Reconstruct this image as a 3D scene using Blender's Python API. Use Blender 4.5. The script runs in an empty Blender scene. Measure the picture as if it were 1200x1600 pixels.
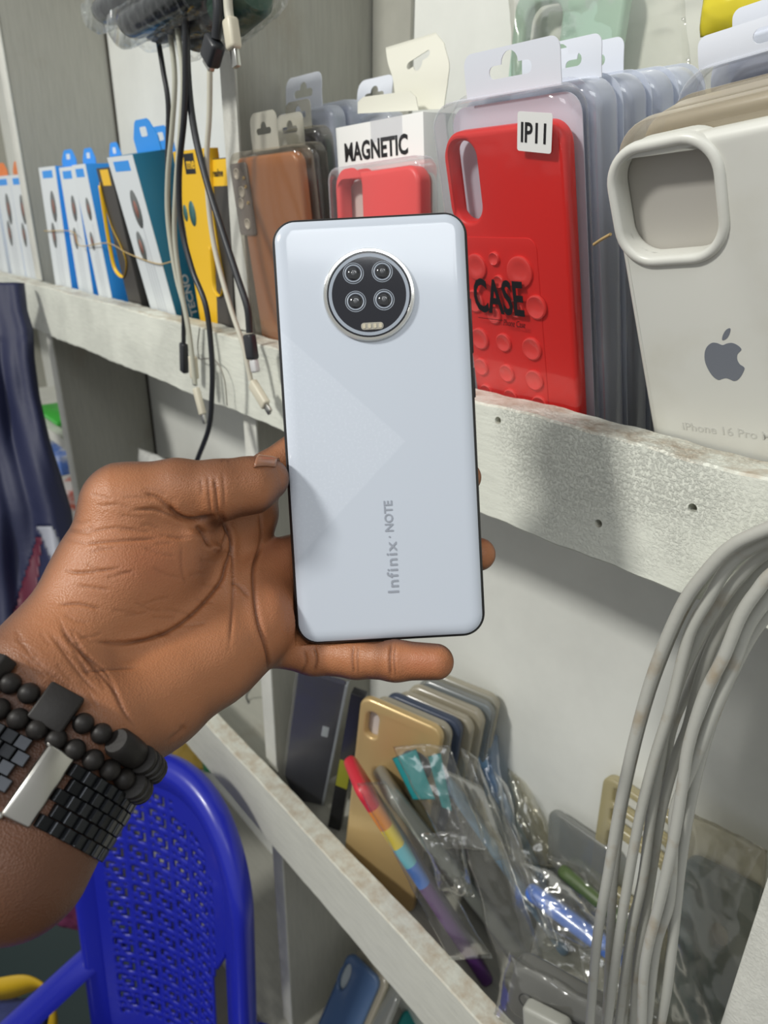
import bpy, bmesh, math, random
import numpy as np
from mathutils import Matrix, Vector
import openvdb

# ------------------------------------------------------------------ camera, world, lights
SC = bpy.context.scene
COL = SC.collection
F = 1090.0                       # focal length in pixels of the 1200x1600 frame
RM = np.array([[0.65106118, 0.30651654, -0.69438243],
               [0.75890159, -0.24636078, 0.60280573],
               [0.01370133, -0.91943133, -0.39301183]])   # camera (x right, y down, z forward) to room axes

cam_d = bpy.data.cameras.new('camera')
cam_d.sensor_fit = 'VERTICAL'
cam_d.sensor_height = 36.0
cam_d.lens = 36.0 * F / 1600.0
cam_d.clip_start = 0.01
cam_d.dof.use_dof = True
cam_d.dof.focus_distance = 0.30
cam_d.dof.aperture_fstop = 14.0
cam = bpy.data.objects.new('camera', cam_d)
COL.objects.link(cam)
m3 = Matrix(((RM[0][0], -RM[0][1], -RM[0][2]), (RM[1][0], -RM[1][1], -RM[1][2]), (RM[2][0], -RM[2][1], -RM[2][2])))
cam.matrix_world = m3.to_4x4()
SC.camera = cam

world = bpy.data.worlds.new('world')
SC.world = world
world.use_nodes = True
wn = world.node_tree.nodes['Background']
wn.inputs[0].default_value = (0.975, 0.985, 0.965, 1)
wn.inputs[1].default_value = 0.46

def area(name, loc, target, size, size_y, power, color):
    l = bpy.data.lights.new(name, 'AREA')
    l.shape = 'RECTANGLE'; l.size = size; l.size_y = size_y
    l.energy = power; l.color = color
    o = bpy.data.objects.new(name, l); COL.objects.link(o)
    o.location = loc
    o.rotation_euler = (Vector(target) - Vector(loc)).to_track_quat('-Z', 'Y').to_euler()
    return o
area('ceiling_tube_light', (-0.62, -1.15, 1.05), (-0.3, 0.3, -0.2), 0.24, 0.16, 26, (1.0, 0.985, 0.93))
area('ceiling_panel_light', (0.7, -0.5, 1.15), (-0.2, 0.35, -0.2), 0.9, 0.5, 7, (0.95, 0.98, 1.0))
vs = SC.view_settings
vs.view_transform = 'Standard'; vs.look = 'None'; vs.gamma = 1.0; vs.exposure = 0.0
vs.use_curve_mapping = False
SC.cycles.transparent_max_bounces = 32
SC.cycles.max_bounces = 14

# ------------------------------------------------------------------ helpers
def ray(px, py):
    return RM @ np.array([(px - 600.0) / F, (py - 800.0) / F, 1.0])
def P(px, py, **k):
    """room point seen at a pixel: at forward distance d, or on the plane X=, Y= or Z="""
    (a, v), = k.items()
    r = ray(px, py)
    return r * v if a == 'd' else r * (v / r['XYZ'.index(a)])
def project(w):
    q = np.asarray(w) @ RM
    return np.stack([600 + F * q[..., 0] / q[..., 2], 800 + F * q[..., 1] / q[..., 2], q[..., 2]], -1)

def link(name, me, mat=None, parent=None, smooth=True, mw=None):
    o = bpy.data.objects.new(name, me); COL.objects.link(o)
    if mat is not None:
        me.materials.clear(); me.materials.append(mat)
    if smooth and len(me.polygons):
        me.polygons.foreach_set('use_smooth', [True] * len(me.polygons))
    if parent is not None:
        o.parent = parent
    if mw is not None:
        o.matrix_world = mw
    return o
def mesh_of(verts, faces, name='m'):
    me = bpy.data.meshes.new(name)
    me.from_pydata([tuple(map(float, v)) for v in verts], [], [tuple(map(int, f)) for f in faces]); me.update()
    return me
def tag(o, label, cat, group=None):
    o['label'] = label; o['category'] = cat
    if group: o['group'] = group
    return o
def thing(name, label, cat, mw=None, group=None):
    o = bpy.data.objects.new(name, None); COL.objects.link(o)
    o.empty_display_size = 0.01
    if mw is not None: o.matrix_world = mw
    return tag(o, label, cat, group)
def auto(o, ang=35):
    me = o.data
    me.polygons.foreach_set('use_smooth', [True] * len(me.polygons))
    me.set_sharp_from_angle(angle=math.radians(ang))
    return o
def pkeep(o, parent):
    """parent without moving: geometry given in room coordinates"""
    o.parent = parent
    o.matrix_parent_inverse = parent.matrix_basis.inverted()
    return o
def dup(root, mw, label=None, group=None):
    r = root.copy(); COL.objects.link(r); r.matrix_world = mw
    if label: r['label'] = label
    if group: r['group'] = group
    for ch in list(root.children):
        c = ch.copy(); COL.objects.link(c); c.parent = r
        for g in ch.children:
            d = g.copy(); COL.objects.link(d); d.parent = c
    return r
def rrect(w, h, r, n=6, cx=0.0, cy=0.0):
    pts = []
    for (sx, sy, a0) in ((1, 1, 0), (-1, 1, 90), (-1, -1, 180), (1, -1, 270)):
        for k in range(n + 1):
            a = math.radians(a0 + 90.0 * k / n)
            pts.append((cx + sx * (w / 2 - r) + r * math.cos(a), cy + sy * (h / 2 - r) + r * math.sin(a)))
    return pts
def circ(r, n=24, cx=0, cy=0):
    return [(cx + r * math.cos(2 * math.pi * k / n), cy + r * math.sin(2 * math.pi * k / n)) for k in range(n)]
def plate_mesh(loops, t, bev=0.0, res=3):
    """flat shape with holes, standing in the XZ plane, front at y=0 facing -Y, thickness t going to +Y"""
    cu = bpy.data.curves.new('c', 'CURVE'); cu.dimensions = '2D'; cu.fill_mode = 'BOTH'
    for lp in loops:
        s = cu.splines.new('POLY'); s.points.add(len(lp) - 1)
        for q, (x, y) in zip(s.points, lp): q.co = (x, y, 0, 1)
        s.use_cyclic_u = True
    cu.extrude = max(t / 2 - bev, 0); cu.bevel_depth = bev; cu.bevel_resolution = res; cu.offset = -bev
    ob = bpy.data.objects.new('c', cu); COL.objects.link(ob)
    dg = bpy.context.evaluated_depsgraph_get()
    me = bpy.data.meshes.new_from_object(ob.evaluated_get(dg))
    bpy.data.objects.remove(ob); bpy.data.curves.remove(cu)
    me.transform(Matrix(((1, 0, 0, 0), (0, 0, -1, t / 2), (0, 1, 0, 0), (0, 0, 0, 1))))
    bm = bmesh.new(); bm.from_mesh(me); bmesh.ops.remove_doubles(bm, verts=bm.verts, dist=1e-6)
    bmesh.ops.recalc_face_normals(bm, faces=bm.faces); bm.to_mesh(me); bm.free()
    return me
def plate(name, loops, t, mat, parent=None, bev=0.0, y=0.0, x=0.0, z=0.0, res=3, mw=None):
    me = plate_mesh(loops, t, bev, res)
    if x or y or z: me.transform(Matrix.Translation((x, y, z)))
    o = link(name, me, mat, parent, mw=mw)
    return auto(o, 40)
def box_mesh(x0, x1, y0, y1, z0, z1, bev=0.0, seg=2):
    bm = bmesh.new()
    bmesh.ops.create_cube(bm, size=1.0)
    for v in bm.verts:
        v.co = Vector(((x0 + x1) / 2 + v.co.x * (x1 - x0), (y0 + y1) / 2 + v.co.y * (y1 - y0), (z0 + z1) / 2 + v.co.z * (z1 - z0)))
    if bev > 0: bmesh.ops.bevel(bm, geom=bm.edges[:], offset=bev, segments=seg, affect='EDGES', profile=0.5)
    me = bpy.data.meshes.new('b'); bm.to_mesh(me); bm.free()
    return me
def box(name, b, mat, parent=None, bev=0.0, mw=None):
    return auto(link(name, box_mesh(*b, bev=bev), mat, parent, mw=mw), 40)
def catmull(pts, n=8, closed=False):
    p = np.array(pts, float)
    if closed: q = np.vstack([p[-1], p, p[0], p[1]])
    else: q = np.vstack([2 * p[0] - p[1], p, 2 * p[-1] - p[-2]])
    out = []
    for i in range(len(q) - 3):
        a, b, c_, d = q[i:i + 4]
        for k in range(n):
            t = k / n
            out.append(0.5 * ((2 * b) + (c_ - a) * t + (2 * a - 5 * b + 4 * c_ - d) * t * t + (-a + 3 * b - 3 * c_ + d) * t ** 3))
    if not closed: out.append(q[-2])
    return np.array(out)
def tube_mesh(path, r, seg=10, closed=False, flat=None):
    path = np.asarray(path, float); n = len(path)
    r = np.broadcast_to(np.asarray(r, float), (n,))
    t = np.gradient(path, axis=0)
    if closed: t = np.roll(path, -1, 0) - np.roll(path, 1, 0)
    t /= np.linalg.norm(t, axis=1)[:, None] + 1e-12
    u = np.cross(t[0], [0.3, 0.2, 0.93]); u /= np.linalg.norm(u)
    V = []; 
    for i in range(n):
        u = u - t[i] * u.dot(t[i]); u /= np.linalg.norm(u)
        w = np.cross(t[i], u)
        for k in range(seg):
            a = 2 * math.pi * k / seg
            V.append(path[i] + r[i] * (math.cos(a) * u + math.sin(a) * w * (flat or 1)))
    Fc = []
    m = n if closed else n - 1
    for i in range(m):
        j = (i + 1) % n
        for k in range(seg):
            k2 = (k + 1) % seg
            Fc.append((i * seg + k, i * seg + k2, j * seg + k2, j * seg + k))
    if not closed:
        Fc.append(tuple(range(seg))[::-1]); Fc.append(tuple((n - 1) * seg + k for k in range(seg)))
    return mesh_of(V, Fc)
def tube(name, pts, r, mat, parent=None, seg=10, n=8, closed=False, flat=None):
    path = catmull(pts, n, closed) if n else np.array(pts)
    if not np.isscalar(r):
        r = np.interp(np.linspace(0, 1, len(path)), np.linspace(0, 1, len(r)), r)
    return auto(link(name, tube_mesh(path, r, seg, closed, flat), mat, parent), 50)
def lathe_mesh(prof, seg=40):
    """prof: (radius, y) pairs, turned about the Y axis"""
    V = []; Fc = []
    for (r, y) in prof:
        for k in range(seg):
            a = 2 * math.pi * k / seg
            V.append((r * math.cos(a), y, r * math.sin(a)))
    for i in range(len(prof) - 1):
        for k in range(seg):
            k2 = (k + 1) % seg
            Fc.append((i * seg + k, i * seg + k2, (i + 1) * seg + k2, (i + 1) * seg + k))
    me = mesh_of(V, Fc)
    bm = bmesh.new(); bm.from_mesh(me); bmesh.ops.remove_doubles(bm, verts=bm.verts, dist=1e-7)
    bmesh.ops.recalc_face_normals(bm, faces=bm.faces); bm.to_mesh(me); bm.free()
    return me
def text_mesh(body, size, bold=0.0, sx=1.0, shear=0.0, space=1.0, align='LEFT', thick=0.00012):
    cu = bpy.data.curves.new('t', 'FONT'); cu.body = body; cu.size = size; cu.extrude = thick / 2
    cu.offset = bold; cu.shear = shear; cu.space_character = space; cu.align_x = align; cu.resolution_u = 3
    ob = bpy.data.objects.new('t', cu); COL.objects.link(ob)
    me = bpy.data.meshes.new_from_object(ob.evaluated_get(bpy.context.evaluated_depsgraph_get()))
    bpy.data.objects.remove(ob); bpy.data.curves.remove(cu)
    me.transform(Matrix(((sx, 0, 0, 0), (0, 0, -1, 0), (0, 1, 0, 0), (0, 0, 0, 1))))
    return me
def text(name, body, size, mat, parent, x, z, y=-0.0002, rot=0.0, **k):
    me = text_mesh(body, size, **k)
    me.transform(Matrix.Translation((x, y, z)) @ Matrix.Rotation(-math.radians(rot), 4, 'Y'))
    return link(name, me, mat, parent, smooth=False)
def join_meshes(ms):
    bm = bmesh.new()
    for m in ms: bm.from_mesh(m)
    me = bpy.data.meshes.new('j'); bm.to_mesh(me); bm.free()
    return me

def seat(TL, TR, Y, h, yaw=0.0):
    """frame of an upright package whose front face stands in the plane Y; origin at the bottom centre"""
    a, b = P(*TL, Y=Y), P(*TR, Y=Y)
    u = b - a; w = float(np.linalg.norm(u)); u /= w
    up = np.cross(np.array([0, -1.0, 0]), u) * -1
    if up[2] < 0: up = -up
    o = (a + b) / 2 - up * h
    dep = np.array([0, 1.0, 0])
    M = Matrix(((u[0], dep[0], up[0], o[0]), (u[1], dep[1], up[1], o[1]), (u[2], dep[2], up[2], o[2]), (0, 0, 0, 1)))
    return M, w
def solve_depth(A, px, L, far):
    """point on the ray of px at distance L from A"""
    r = ray(*px); a = r @ r; b = -2 * r @ A; c_ = A @ A - L * L
    D = b * b - 4 * a * c_
    if D < 0: return r * (-b / (2 * a))
    s = math.sqrt(D)
    return r * ((-b + (s if far else -s)) / (2 * a))
def seat3(TL, d, TR, w, BL, h, farR=False, farB=True):
    """frame of a leaning slab from three of its front corners (top-left at distance d)"""
    A = P(*TL, d=d)
    B = solve_depth(A, TR, w, farR); C = solve_depth(A, BL, h, farB)
    u = (B - A) / np.linalg.norm(B - A)
    up = (A - C); up -= u * up.dot(u); up /= np.linalg.norm(up)
    dep = np.cross(up, u)          # away from the viewer
    if dep @ ray(600, 800) < 0: dep = -dep
    o = A + u * w / 2 - up * h
    return Matrix(((u[0], dep[0], up[0], o[0]), (u[1], dep[1], up[1], o[1]), (u[2], dep[2], up[2], o[2]), (0, 0, 0, 1)))

def seat_yaw(TL, TR, BL, Y, floor_z, verbose=''):
    """upright plane through TL (at depth Y) turned about the vertical until the three seen corners make a right angle"""
    A = P(*TL, Y=Y); best = None
    for k in range(-450, 451):
        ps = math.radians(k / 10.0)
        n = np.array([math.sin(ps), -math.cos(ps), 0.0])
        r1, r2 = ray(*TR), ray(*BL)
        B = r1 * ((A @ n) / (r1 @ n)); C = r2 * ((A @ n) / (r2 @ n))
        a, b = B - A, C - A
        c_ = abs(a @ b) / np.linalg.norm(a) / np.linalg.norm(b)
        if best is None or c_ < best[0]: best = (c_, ps, n, a, b)
    c_, ps, n, a, b = best
    w = float(np.linalg.norm(a)); up = -b / np.linalg.norm(b); u = a / w; u -= up * (u @ up); u /= np.linalg.norm(u)
    dep = -n
    h = (A[2] - floor_z - max(0, -u[2]) * w) / up[2]
    if verbose: print(verbose, 'yaw', round(math.degrees(ps), 1), 'w', round(w, 4), 'h', round(h, 4), 'res', round(c_, 4))
    o = A + u * w / 2 - up * h
    return Matrix(((u[0], dep[0], up[0], o[0]), (u[1], dep[1], up[1], o[1]), (u[2], dep[2], up[2], o[2]), (0, 0, 0, 1))), w, float(h)
def seat_f(TL, TRw, phi=None, lean=0.0, BL=None, back=0.0, fz=None, YR=0.3262, verbose=''):
    """package on the upper shelf tipped forward against the rail by phi degrees, turned in its own plane by lean degrees.
    TRw: top-right pixel or a width in metres; phi may instead follow from the slope of the left edge TL-BL"""
    def build(ph):
        s, c_ = math.sin(math.radians(ph)), math.cos(math.radians(ph))
        up0 = np.array([0, -s, c_]); n = np.array([0, -c_, -s]); x0 = np.array([1.0, 0, 0])
        q0 = np.array([0, YR, -0.099]) - n * back
        la = math.radians(lean)
        u = x0 * math.cos(la) + up0 * math.sin(la); up = up0 * math.cos(la) - x0 * math.sin(la)
        r = ray(*TL); A = r * ((q0 @ n) / (r @ n))
        return A, u, up, n, q0
    if phi is None:
        best = None
        for k in range(-120, 300):
            A, u, up, n, q0 = build(k / 10)
            p1 = project(A - up * .1); p0 = np.array(TL, float); d_ = np.array(BL, float) - p0
            e = abs((p1[0] - p0[0]) * d_[1] - (p1[1] - p0[1]) * d_[0]) / np.linalg.norm(d_)
            if best is None or e < best[0]: best = (e, k / 10)
        phi = best[1]
    A, u, up, n, q0 = build(phi)
    if np.isscalar(TRw): w = TRw
    else:
        r = ray(*TRw); B = r * ((q0 @ n) / (r @ n)); w = abs(float((B - A) @ u))
    fz = (-0.099 - 0.052 + 0.001) if fz is None else fz
    h = (A[2] - fz - max(0, -u[2]) * w) / up[2]
    if verbose: print(verbose, 'phi', phi, 'w', round(w, 4), 'h', round(float(h), 4))
    o = A + u * w / 2 - up * h; dep = -n
    return Matrix(((u[0], dep[0], up[0], o[0]), (u[1], dep[1], up[1], o[1]), (u[2], dep[2], up[2], o[2]), (0, 0, 0, 1))), w, float(h)
def slab(TL, d, TR, BL, bz=None, verbose=''):
    """leaning slab: TL at distance d, bottom-left corner on the board (pixel on plane z=bz, or a room point), TR by right angle"""
    A = P(*TL, d=d); C = np.array(BL, float) if len(BL) == 3 else P(*BL, Z=bz)
    up = A - C; h = float(np.linalg.norm(up)); up /= h
    r = ray(*TR); t = (A @ up) / (r @ up); B = r * t
    u = B - A; w = float(np.linalg.norm(u)); u /= w
    dep = np.cross(up, u)
    if dep @ r < 0: dep = -dep
    if verbose: print(verbose, 'w', round(w, 4), 'h', round(h, 4), 'TL', A.round(3), 'BL', C.round(3), 'TR', B.round(3))
    o = (A + B) / 2 - up * h
    return Matrix(((u[0], dep[0], up[0], o[0]), (u[1], dep[1], up[1], o[1]), (u[2], dep[2], up[2], o[2]), (0, 0, 0, 1))), w, h
# ------------------------------------------------------------------ materials
MATS = {}
def mat(name, color, rough=0.5, metal=0.0, spec=0.5, bump=None, noise=None, coat=0.0, sss=0.0, emis=None, sheen=0.0, alpha=None):
    """bump=(scale, strength, distance); noise=(scale, other colour, low, high)"""
    if name in MATS: return MATS[name]
    m = bpy.data.materials.new(name); m.use_nodes = True; nt = m.node_tree
    b = nt.nodes['Principled BSDF']
    b.inputs['Base Color'].default_value = (*color, 1); b.inputs['Roughness'].default_value = rough
    b.inputs['Metallic'].default_value = metal; b.inputs['Specular IOR Level'].default_value = spec
    b.inputs['Coat Weight'].default_value = coat; b.inputs['Coat Roughness'].default_value = 0.08
    b.inputs['Sheen Weight'].default_value = sheen
    if sss:
        b.inputs['Subsurface Weight'].default_value = sss; b.inputs['Subsurface Scale'].default_value = 0.004
    tc = nt.nodes.new('ShaderNodeTexCoord')
    if noise:
        n = nt.nodes.new('ShaderNodeTexNoise'); n.inputs['Scale'].default_value = noise[0]; n.inputs['Detail'].default_value = 6
        nt.links.new(tc.outputs['Object'], n.inputs['Vector'])
        r = nt.nodes.new('ShaderNodeMapRange'); r.inputs[1].default_value = noise[2]; r.inputs[2].default_value = noise[3]
        nt.links.new(n.outputs['Fac'], r.inputs[0])
        mx = nt.nodes.new('ShaderNodeMix'); mx.data_type = 'RGBA'
        mx.inputs[6].default_value = (*color, 1); mx.inputs[7].default_value = (*noise[1], 1)
        nt.links.new(r.outputs[0], mx.inputs[0]); nt.links.new(mx.outputs[2], b.inputs['Base Color'])
    if bump:
        n = nt.nodes.new('ShaderNodeTexNoise'); n.inputs['Scale'].default_value = bump[0]; n.inputs['Detail'].default_value = 5
        nt.links.new(tc.outputs['Object'], n.inputs['Vector'])
        bp = nt.nodes.new('ShaderNodeBump'); bp.inputs['Strength'].default_value = bump[1]; bp.inputs['Distance'].default_value = bump[2]
        nt.links.new(n.outputs['Fac'], bp.inputs['Height']); nt.links.new(bp.outputs[0], b.inputs['Normal'])
    MATS[name] = m
    return m
def clear(name, tint, gloss_rough=0.12, refl=0.12, haze=0.0, haze_col=(0.8, 0.8, 0.8), bump=None, edge=0.55, rmax=0.35):
    """clear plastic film or blister: see-through, glossy, whitening at grazing view"""
    if name in MATS: return MATS[name]
    m = bpy.data.materials.new(name); m.use_nodes = True; nt = m.node_tree; nt.nodes.clear()
    out = nt.nodes.new('ShaderNodeOutputMaterial')
    tr = nt.nodes.new('ShaderNodeBsdfTransparent'); tr.inputs[0].default_value = (*tint, 1)
    df = nt.nodes.new('ShaderNodeBsdfDiffuse'); df.inputs[0].default_value = (*haze_col, 1)
    gl = nt.nodes.new('ShaderNodeBsdfGlossy'); gl.inputs['Roughness'].default_value = gloss_rough
    gl.inputs[0].default_value = (1, 1, 1, 1)
    lw = nt.nodes.new('ShaderNodeLayerWeight'); lw.inputs[0].default_value = 0.35
    mr = nt.nodes.new('ShaderNodeMapRange'); mr.inputs[3].default_value = haze; mr.inputs[4].default_value = min(haze + edge, 1)
    nt.links.new(lw.outputs['Facing'], mr.inputs[0])
    pw = nt.nodes.new('ShaderNodeMath'); pw.operation = 'POWER'; pw.inputs[1].default_value = 2.8
    nt.links.new(lw.outputs['Facing'], pw.inputs[0]); nt.links.new(pw.outputs[0], mr.inputs[0])
    a = nt.nodes.new('ShaderNodeMixShader'); nt.links.new(mr.outputs[0], a.inputs[0])
    nt.links.new(tr.outputs[0], a.inputs[1]); nt.links.new(df.outputs[0], a.inputs[2])
    m2 = nt.nodes.new('ShaderNodeMapRange'); m2.inputs[3].default_value = refl; m2.inputs[4].default_value = rmax
    nt.links.new(lw.outputs['Fresnel'], m2.inputs[0])
    s = nt.nodes.new('ShaderNodeMixShader'); nt.links.new(m2.outputs[0], s.inputs[0])
    nt.links.new(a.outputs[0], s.inputs[1]); nt.links.new(gl.outputs[0], s.inputs[2])
    nt.links.new(s.outputs[0], out.inputs[0])
    if bump:
        tc = nt.nodes.new('ShaderNodeTexCoord')
        n = nt.nodes.new('ShaderNodeTexNoise'); n.inputs['Scale'].default_value = bump[0]; n.inputs['Detail'].default_value = 3
        nt.links.new(tc.outputs['Object'], n.inputs['Vector'])
        bp = nt.nodes.new('ShaderNodeBump'); bp.inputs['Strength'].default_value = bump[1]; bp.inputs['Distance'].default_value = bump[2]
        nt.links.new(n.outputs['Fac'], bp.inputs['Height'])
        nt.links.new(bp.outputs[0], gl.inputs['Normal']); nt.links.new(bp.outputs[0], df.inputs['Normal'])
    MATS[name] = m
    return m
def painted(name, color, dirt, grain_scale, dirt_lo=0.55, dirt_hi=0.8, stucco=0.0, brush=(1, 14, 1), dirt_scale=9.0, top_dirt=None, stucco_at=None):
    """old gloss paint over wood: brushed grain, stains, optional stipple"""
    m = bpy.data.materials.new(name); m.use_nodes = True; nt = m.node_tree; N = nt.nodes.new; L = nt.links.new
    b = nt.nodes['Principled BSDF']; b.inputs['Roughness'].default_value = 0.5; b.inputs['Specular IOR Level'].default_value = 0.35
    tc = N('ShaderNodeTexCoord')
    n1 = N('ShaderNodeTexNoise'); n1.inputs['Scale'].default_value = dirt_scale; n1.inputs['Detail'].default_value = 9; n1.inputs['Roughness'].default_value = 0.65
    L(tc.outputs['Object'], n1.inputs['Vector'])
    r1 = N('ShaderNodeMapRange'); r1.inputs[1].default_value = dirt_lo; r1.inputs[2].default_value = dirt_hi; r1.inputs[4].default_value = 0.8
    L(n1.outputs['Fac'], r1.inputs[0])
    mp = N('ShaderNodeMapping'); mp.inputs['Scale'].default_value = brush
    L(tc.outputs['Object'], mp.inputs[0])
    n2 = N('ShaderNodeTexNoise'); n2.inputs['Scale'].default_value = grain_scale; n2.inputs['Detail'].default_value = 8; n2.inputs['Roughness'].default_value = 0.6
    L(mp.outputs[0], n2.inputs['Vector'])
    c1 = N('ShaderNodeMix'); c1.data_type = 'RGBA'; c1.inputs[6].default_value = (*color, 1); c1.inputs[7].default_value = (*[q * 0.86 for q in color], 1)
    r2 = N('ShaderNodeMapRange'); r2.inputs[1].default_value = 0.4; r2.inputs[2].default_value = 0.75; L(n2.outputs['Fac'], r2.inputs[0]); L(r2.outputs[0], c1.inputs[0])
    c2 = N('ShaderNodeMix'); c2.data_type = 'RGBA'; c2.inputs[7].default_value = (*dirt, 1)
    L(c1.outputs[2], c2.inputs[6]); L(r1.outputs[0], c2.inputs[0])
    last = c2.outputs[2]
    if top_dirt:      # dust and wear lying on upward faces
        g = N('ShaderNodeNewGeometry'); sp = N('ShaderNodeSeparateXYZ'); L(g.outputs['Normal'], sp.inputs[0])
        n4 = N('ShaderNodeTexNoise'); n4.inputs['Scale'].default_value = 60; n4.inputs['Detail'].default_value = 8; n4.inputs['Roughness'].default_value = 0.7; L(tc.outputs['Object'], n4.inputs['Vector'])
        r4 = N('ShaderNodeMapRange'); r4.inputs[1].default_value = 0.42; r4.inputs[2].default_value = 0.68; L(n4.outputs['Fac'], r4.inputs[0])
        mu = N('ShaderNodeMath'); mu.operation = 'MULTIPLY'; L(sp.outputs[2], mu.inputs[0]); L(r4.outputs[0], mu.inputs[1])
        c3 = N('ShaderNodeMix'); c3.data_type = 'RGBA'; c3.inputs[7].default_value = (*top_dirt, 1); L(last, c3.inputs[6]); L(mu.outputs[0], c3.inputs[0]); last = c3.outputs[2]
    L(last, b.inputs['Base Color'])
    bp = N('ShaderNodeBump'); bp.inputs['Strength'].default_value = 0.35; bp.inputs['Distance'].default_value = 0.0006
    L(n2.outputs['Fac'], bp.inputs['Height'])
    nrm = bp.outputs[0]
    if stucco:
        n3 = N('ShaderNodeTexNoise'); n3.inputs['Scale'].default_value = 560; n3.inputs['Detail'].default_value = 6; n3.inputs['Roughness'].default_value = 0.68; L(tc.outputs['Object'], n3.inputs['Vector'])
        r3 = N('ShaderNodeMapRange'); r3.inputs[1].default_value = 0.46; r3.inputs[2].default_value = 0.64; L(n3.outputs['Fac'], r3.inputs[0])
        h = r3.outputs[0]
        if stucco_at:
            n5 = N('ShaderNodeTexNoise'); n5.inputs['Scale'].default_value = 14; n5.inputs['Detail'].default_value = 3; L(tc.outputs['Object'], n5.inputs['Vector'])
            r5 = N('ShaderNodeMapRange'); r5.inputs[1].default_value = 0.42; r5.inputs[2].default_value = 0.6; r5.inputs[3].default_value = 0.15; L(n5.outputs['Fac'], r5.inputs[0])
            mm = N('ShaderNodeMath'); mm.operation = 'MULTIPLY'; L(h, mm.inputs[0]); L(r5.outputs[0], mm.inputs[1]); h = mm.outputs[0]
        b2 = N('ShaderNodeBump'); b2.inputs['Strength'].default_value = stucco; b2.inputs['Distance'].default_value = 0.00042
        L(h, b2.inputs['Height']); L(nrm, b2.inputs['Normal']); nrm = b2.outputs[0]
    L(nrm, b.inputs['Normal'])
    MATS[name] = m
    return m
# ------------------------------------------------------------------ the shelf unit (setting)
YF, YB = 0.300, 0.468            # front of the boards, back panel
ZT, ZB = -0.099, -0.1665         # upper rail top and bottom
LT, LB = -0.602, -0.684          # lower rail
DX = [(-1.800, -1.772), (-1.187, -1.160), (-0.583, -0.560), (-0.064, -0.036), (0.50, 0.528)]   # dividers
M_rail = painted('rail paint', (0.75, 0.765, 0.68), (0.42, 0.36, 0.27), 45, 0.66, 0.9, stucco=0.9, brush=(1, 6, 9), top_dirt=(0.42, 0.34, 0.25), stucco_at=True)
M_rail2 = painted('lower rail paint', (0.66, 0.66, 0.58), (0.40, 0.34, 0.25), 45, 0.64, 0.88, stucco=0.25, brush=(1, 6, 9), top_dirt=(0.46, 0.38, 0.28))
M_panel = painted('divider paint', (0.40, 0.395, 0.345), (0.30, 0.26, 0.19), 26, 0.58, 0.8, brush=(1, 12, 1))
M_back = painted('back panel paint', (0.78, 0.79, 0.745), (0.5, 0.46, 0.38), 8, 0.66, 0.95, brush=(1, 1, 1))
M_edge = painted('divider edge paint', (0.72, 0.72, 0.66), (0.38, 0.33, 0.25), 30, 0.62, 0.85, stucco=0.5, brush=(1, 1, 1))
M_gap = mat('dark joint', (0.05, 0.045, 0.035), 0.9)
def struct(name, me, m):
    o = link(name, me, m, smooth=False); o['kind'] = 'structure'; return auto(o, 40)
def wavy_box(x0, x1, y0, y1, z0, z1, seed, nx=160, amp=0.0012):
    """board with slightly hand-sawn edges"""
    bm = bmesh.new(); rnd = random.Random(seed); ph = [rnd.random() * 9 for _ in range(6)]
    rows = []
    b = 0.0012
    prof = [(y0, z0 + b), (y0, z1 - b), (y0 + b, z1), (y1, z1), (y1, z0), (y0 + b, z0)]
    def w(x, k): return amp * (0.6 * math.sin(x * 31 + ph[k]) + 0.3 * math.sin(x * 97 + ph[k + 1]) + 0.25 * math.sin(x * 260 + ph[k + 2]))
    for i in range(nx + 1):
        x = x0 + (x1 - x0) * i / nx
        rows.append([bm.verts.new((x, y, z + (w(x, 0) if z > (z0 + z1) / 2 else w(x, 3)))) for (y, z) in prof])
    for i in range(nx):
        for k in range(6):
            k2 = (k + 1) % 6
            bm.faces.new((rows[i][k], rows[i + 1][k], rows[i + 1][k2], rows[i][k2]))
    bm.faces.new(rows[0]); bm.faces.new(rows[-1][::-1])
    bmesh.ops.recalc_face_normals(bm, faces=bm.faces)
    me = bpy.data.meshes.new('w'); bm.to_mesh(me); bm.free(); return me
XL, XR = -2.3, 0.7
struct('wall_back', box_mesh(XL, XR, YB, YB + 0.012, -1.45, 0.75), M_back)
struct('floor', box_mesh(-4, 2, -3, YB + 0.2, -1.47, -1.45), mat('cement floor', (0.05, 0.048, 0.045), 0.8, noise=(6, (0.08, 0.075, 0.07), 0.4, 0.6)))
# upper rail with screw holes
rail = struct('trim_1', wavy_box(XL, XR, YF, YF + 0.024, ZB, ZT, 3, nx=420), M_rail)
holes = [(778, 657), (935, 818), (1082, 794), (437, 560), (411, 667)]
struct('trim_2', wavy_box(XL, XR, YF - 0.002, YF + 0.019, LB, LT, 5, nx=300), M_rail2)
for k, (px, py) in enumerate(holes):
    c_ = P(px, py, Y=YF)
    r_ = 0.0022 if k < 3 else 0.0014
    bmh = bmesh.new(); bmesh.ops.create_cone(bmh, cap_ends=True, segments=14, radius1=r_, radius2=r_, depth=0.014, matrix=Matrix.Translation(tuple(c_)) @ Matrix.Rotation(math.pi / 2, 4, 'X'))
    cut = bpy.data.meshes.new('h'); bmh.to_mesh(cut); bmh.free()
    co = bpy.data.objects.new('h', cut); COL.objects.link(co)
    md = rail.modifiers.new('b', 'BOOLEAN'); md.object = co; md.operation = 'DIFFERENCE'; md.solver = 'EXACT'
    me = bpy.data.meshes.new_from_object(rail.evaluated_get(bpy.context.evaluated_depsgraph_get()))
    rail.modifiers.clear(); rail.data = me
    bpy.data.objects.remove(co)
auto(rail, 40)
rail.data.materials.clear(); rail.data.materials.append(M_rail)
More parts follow.
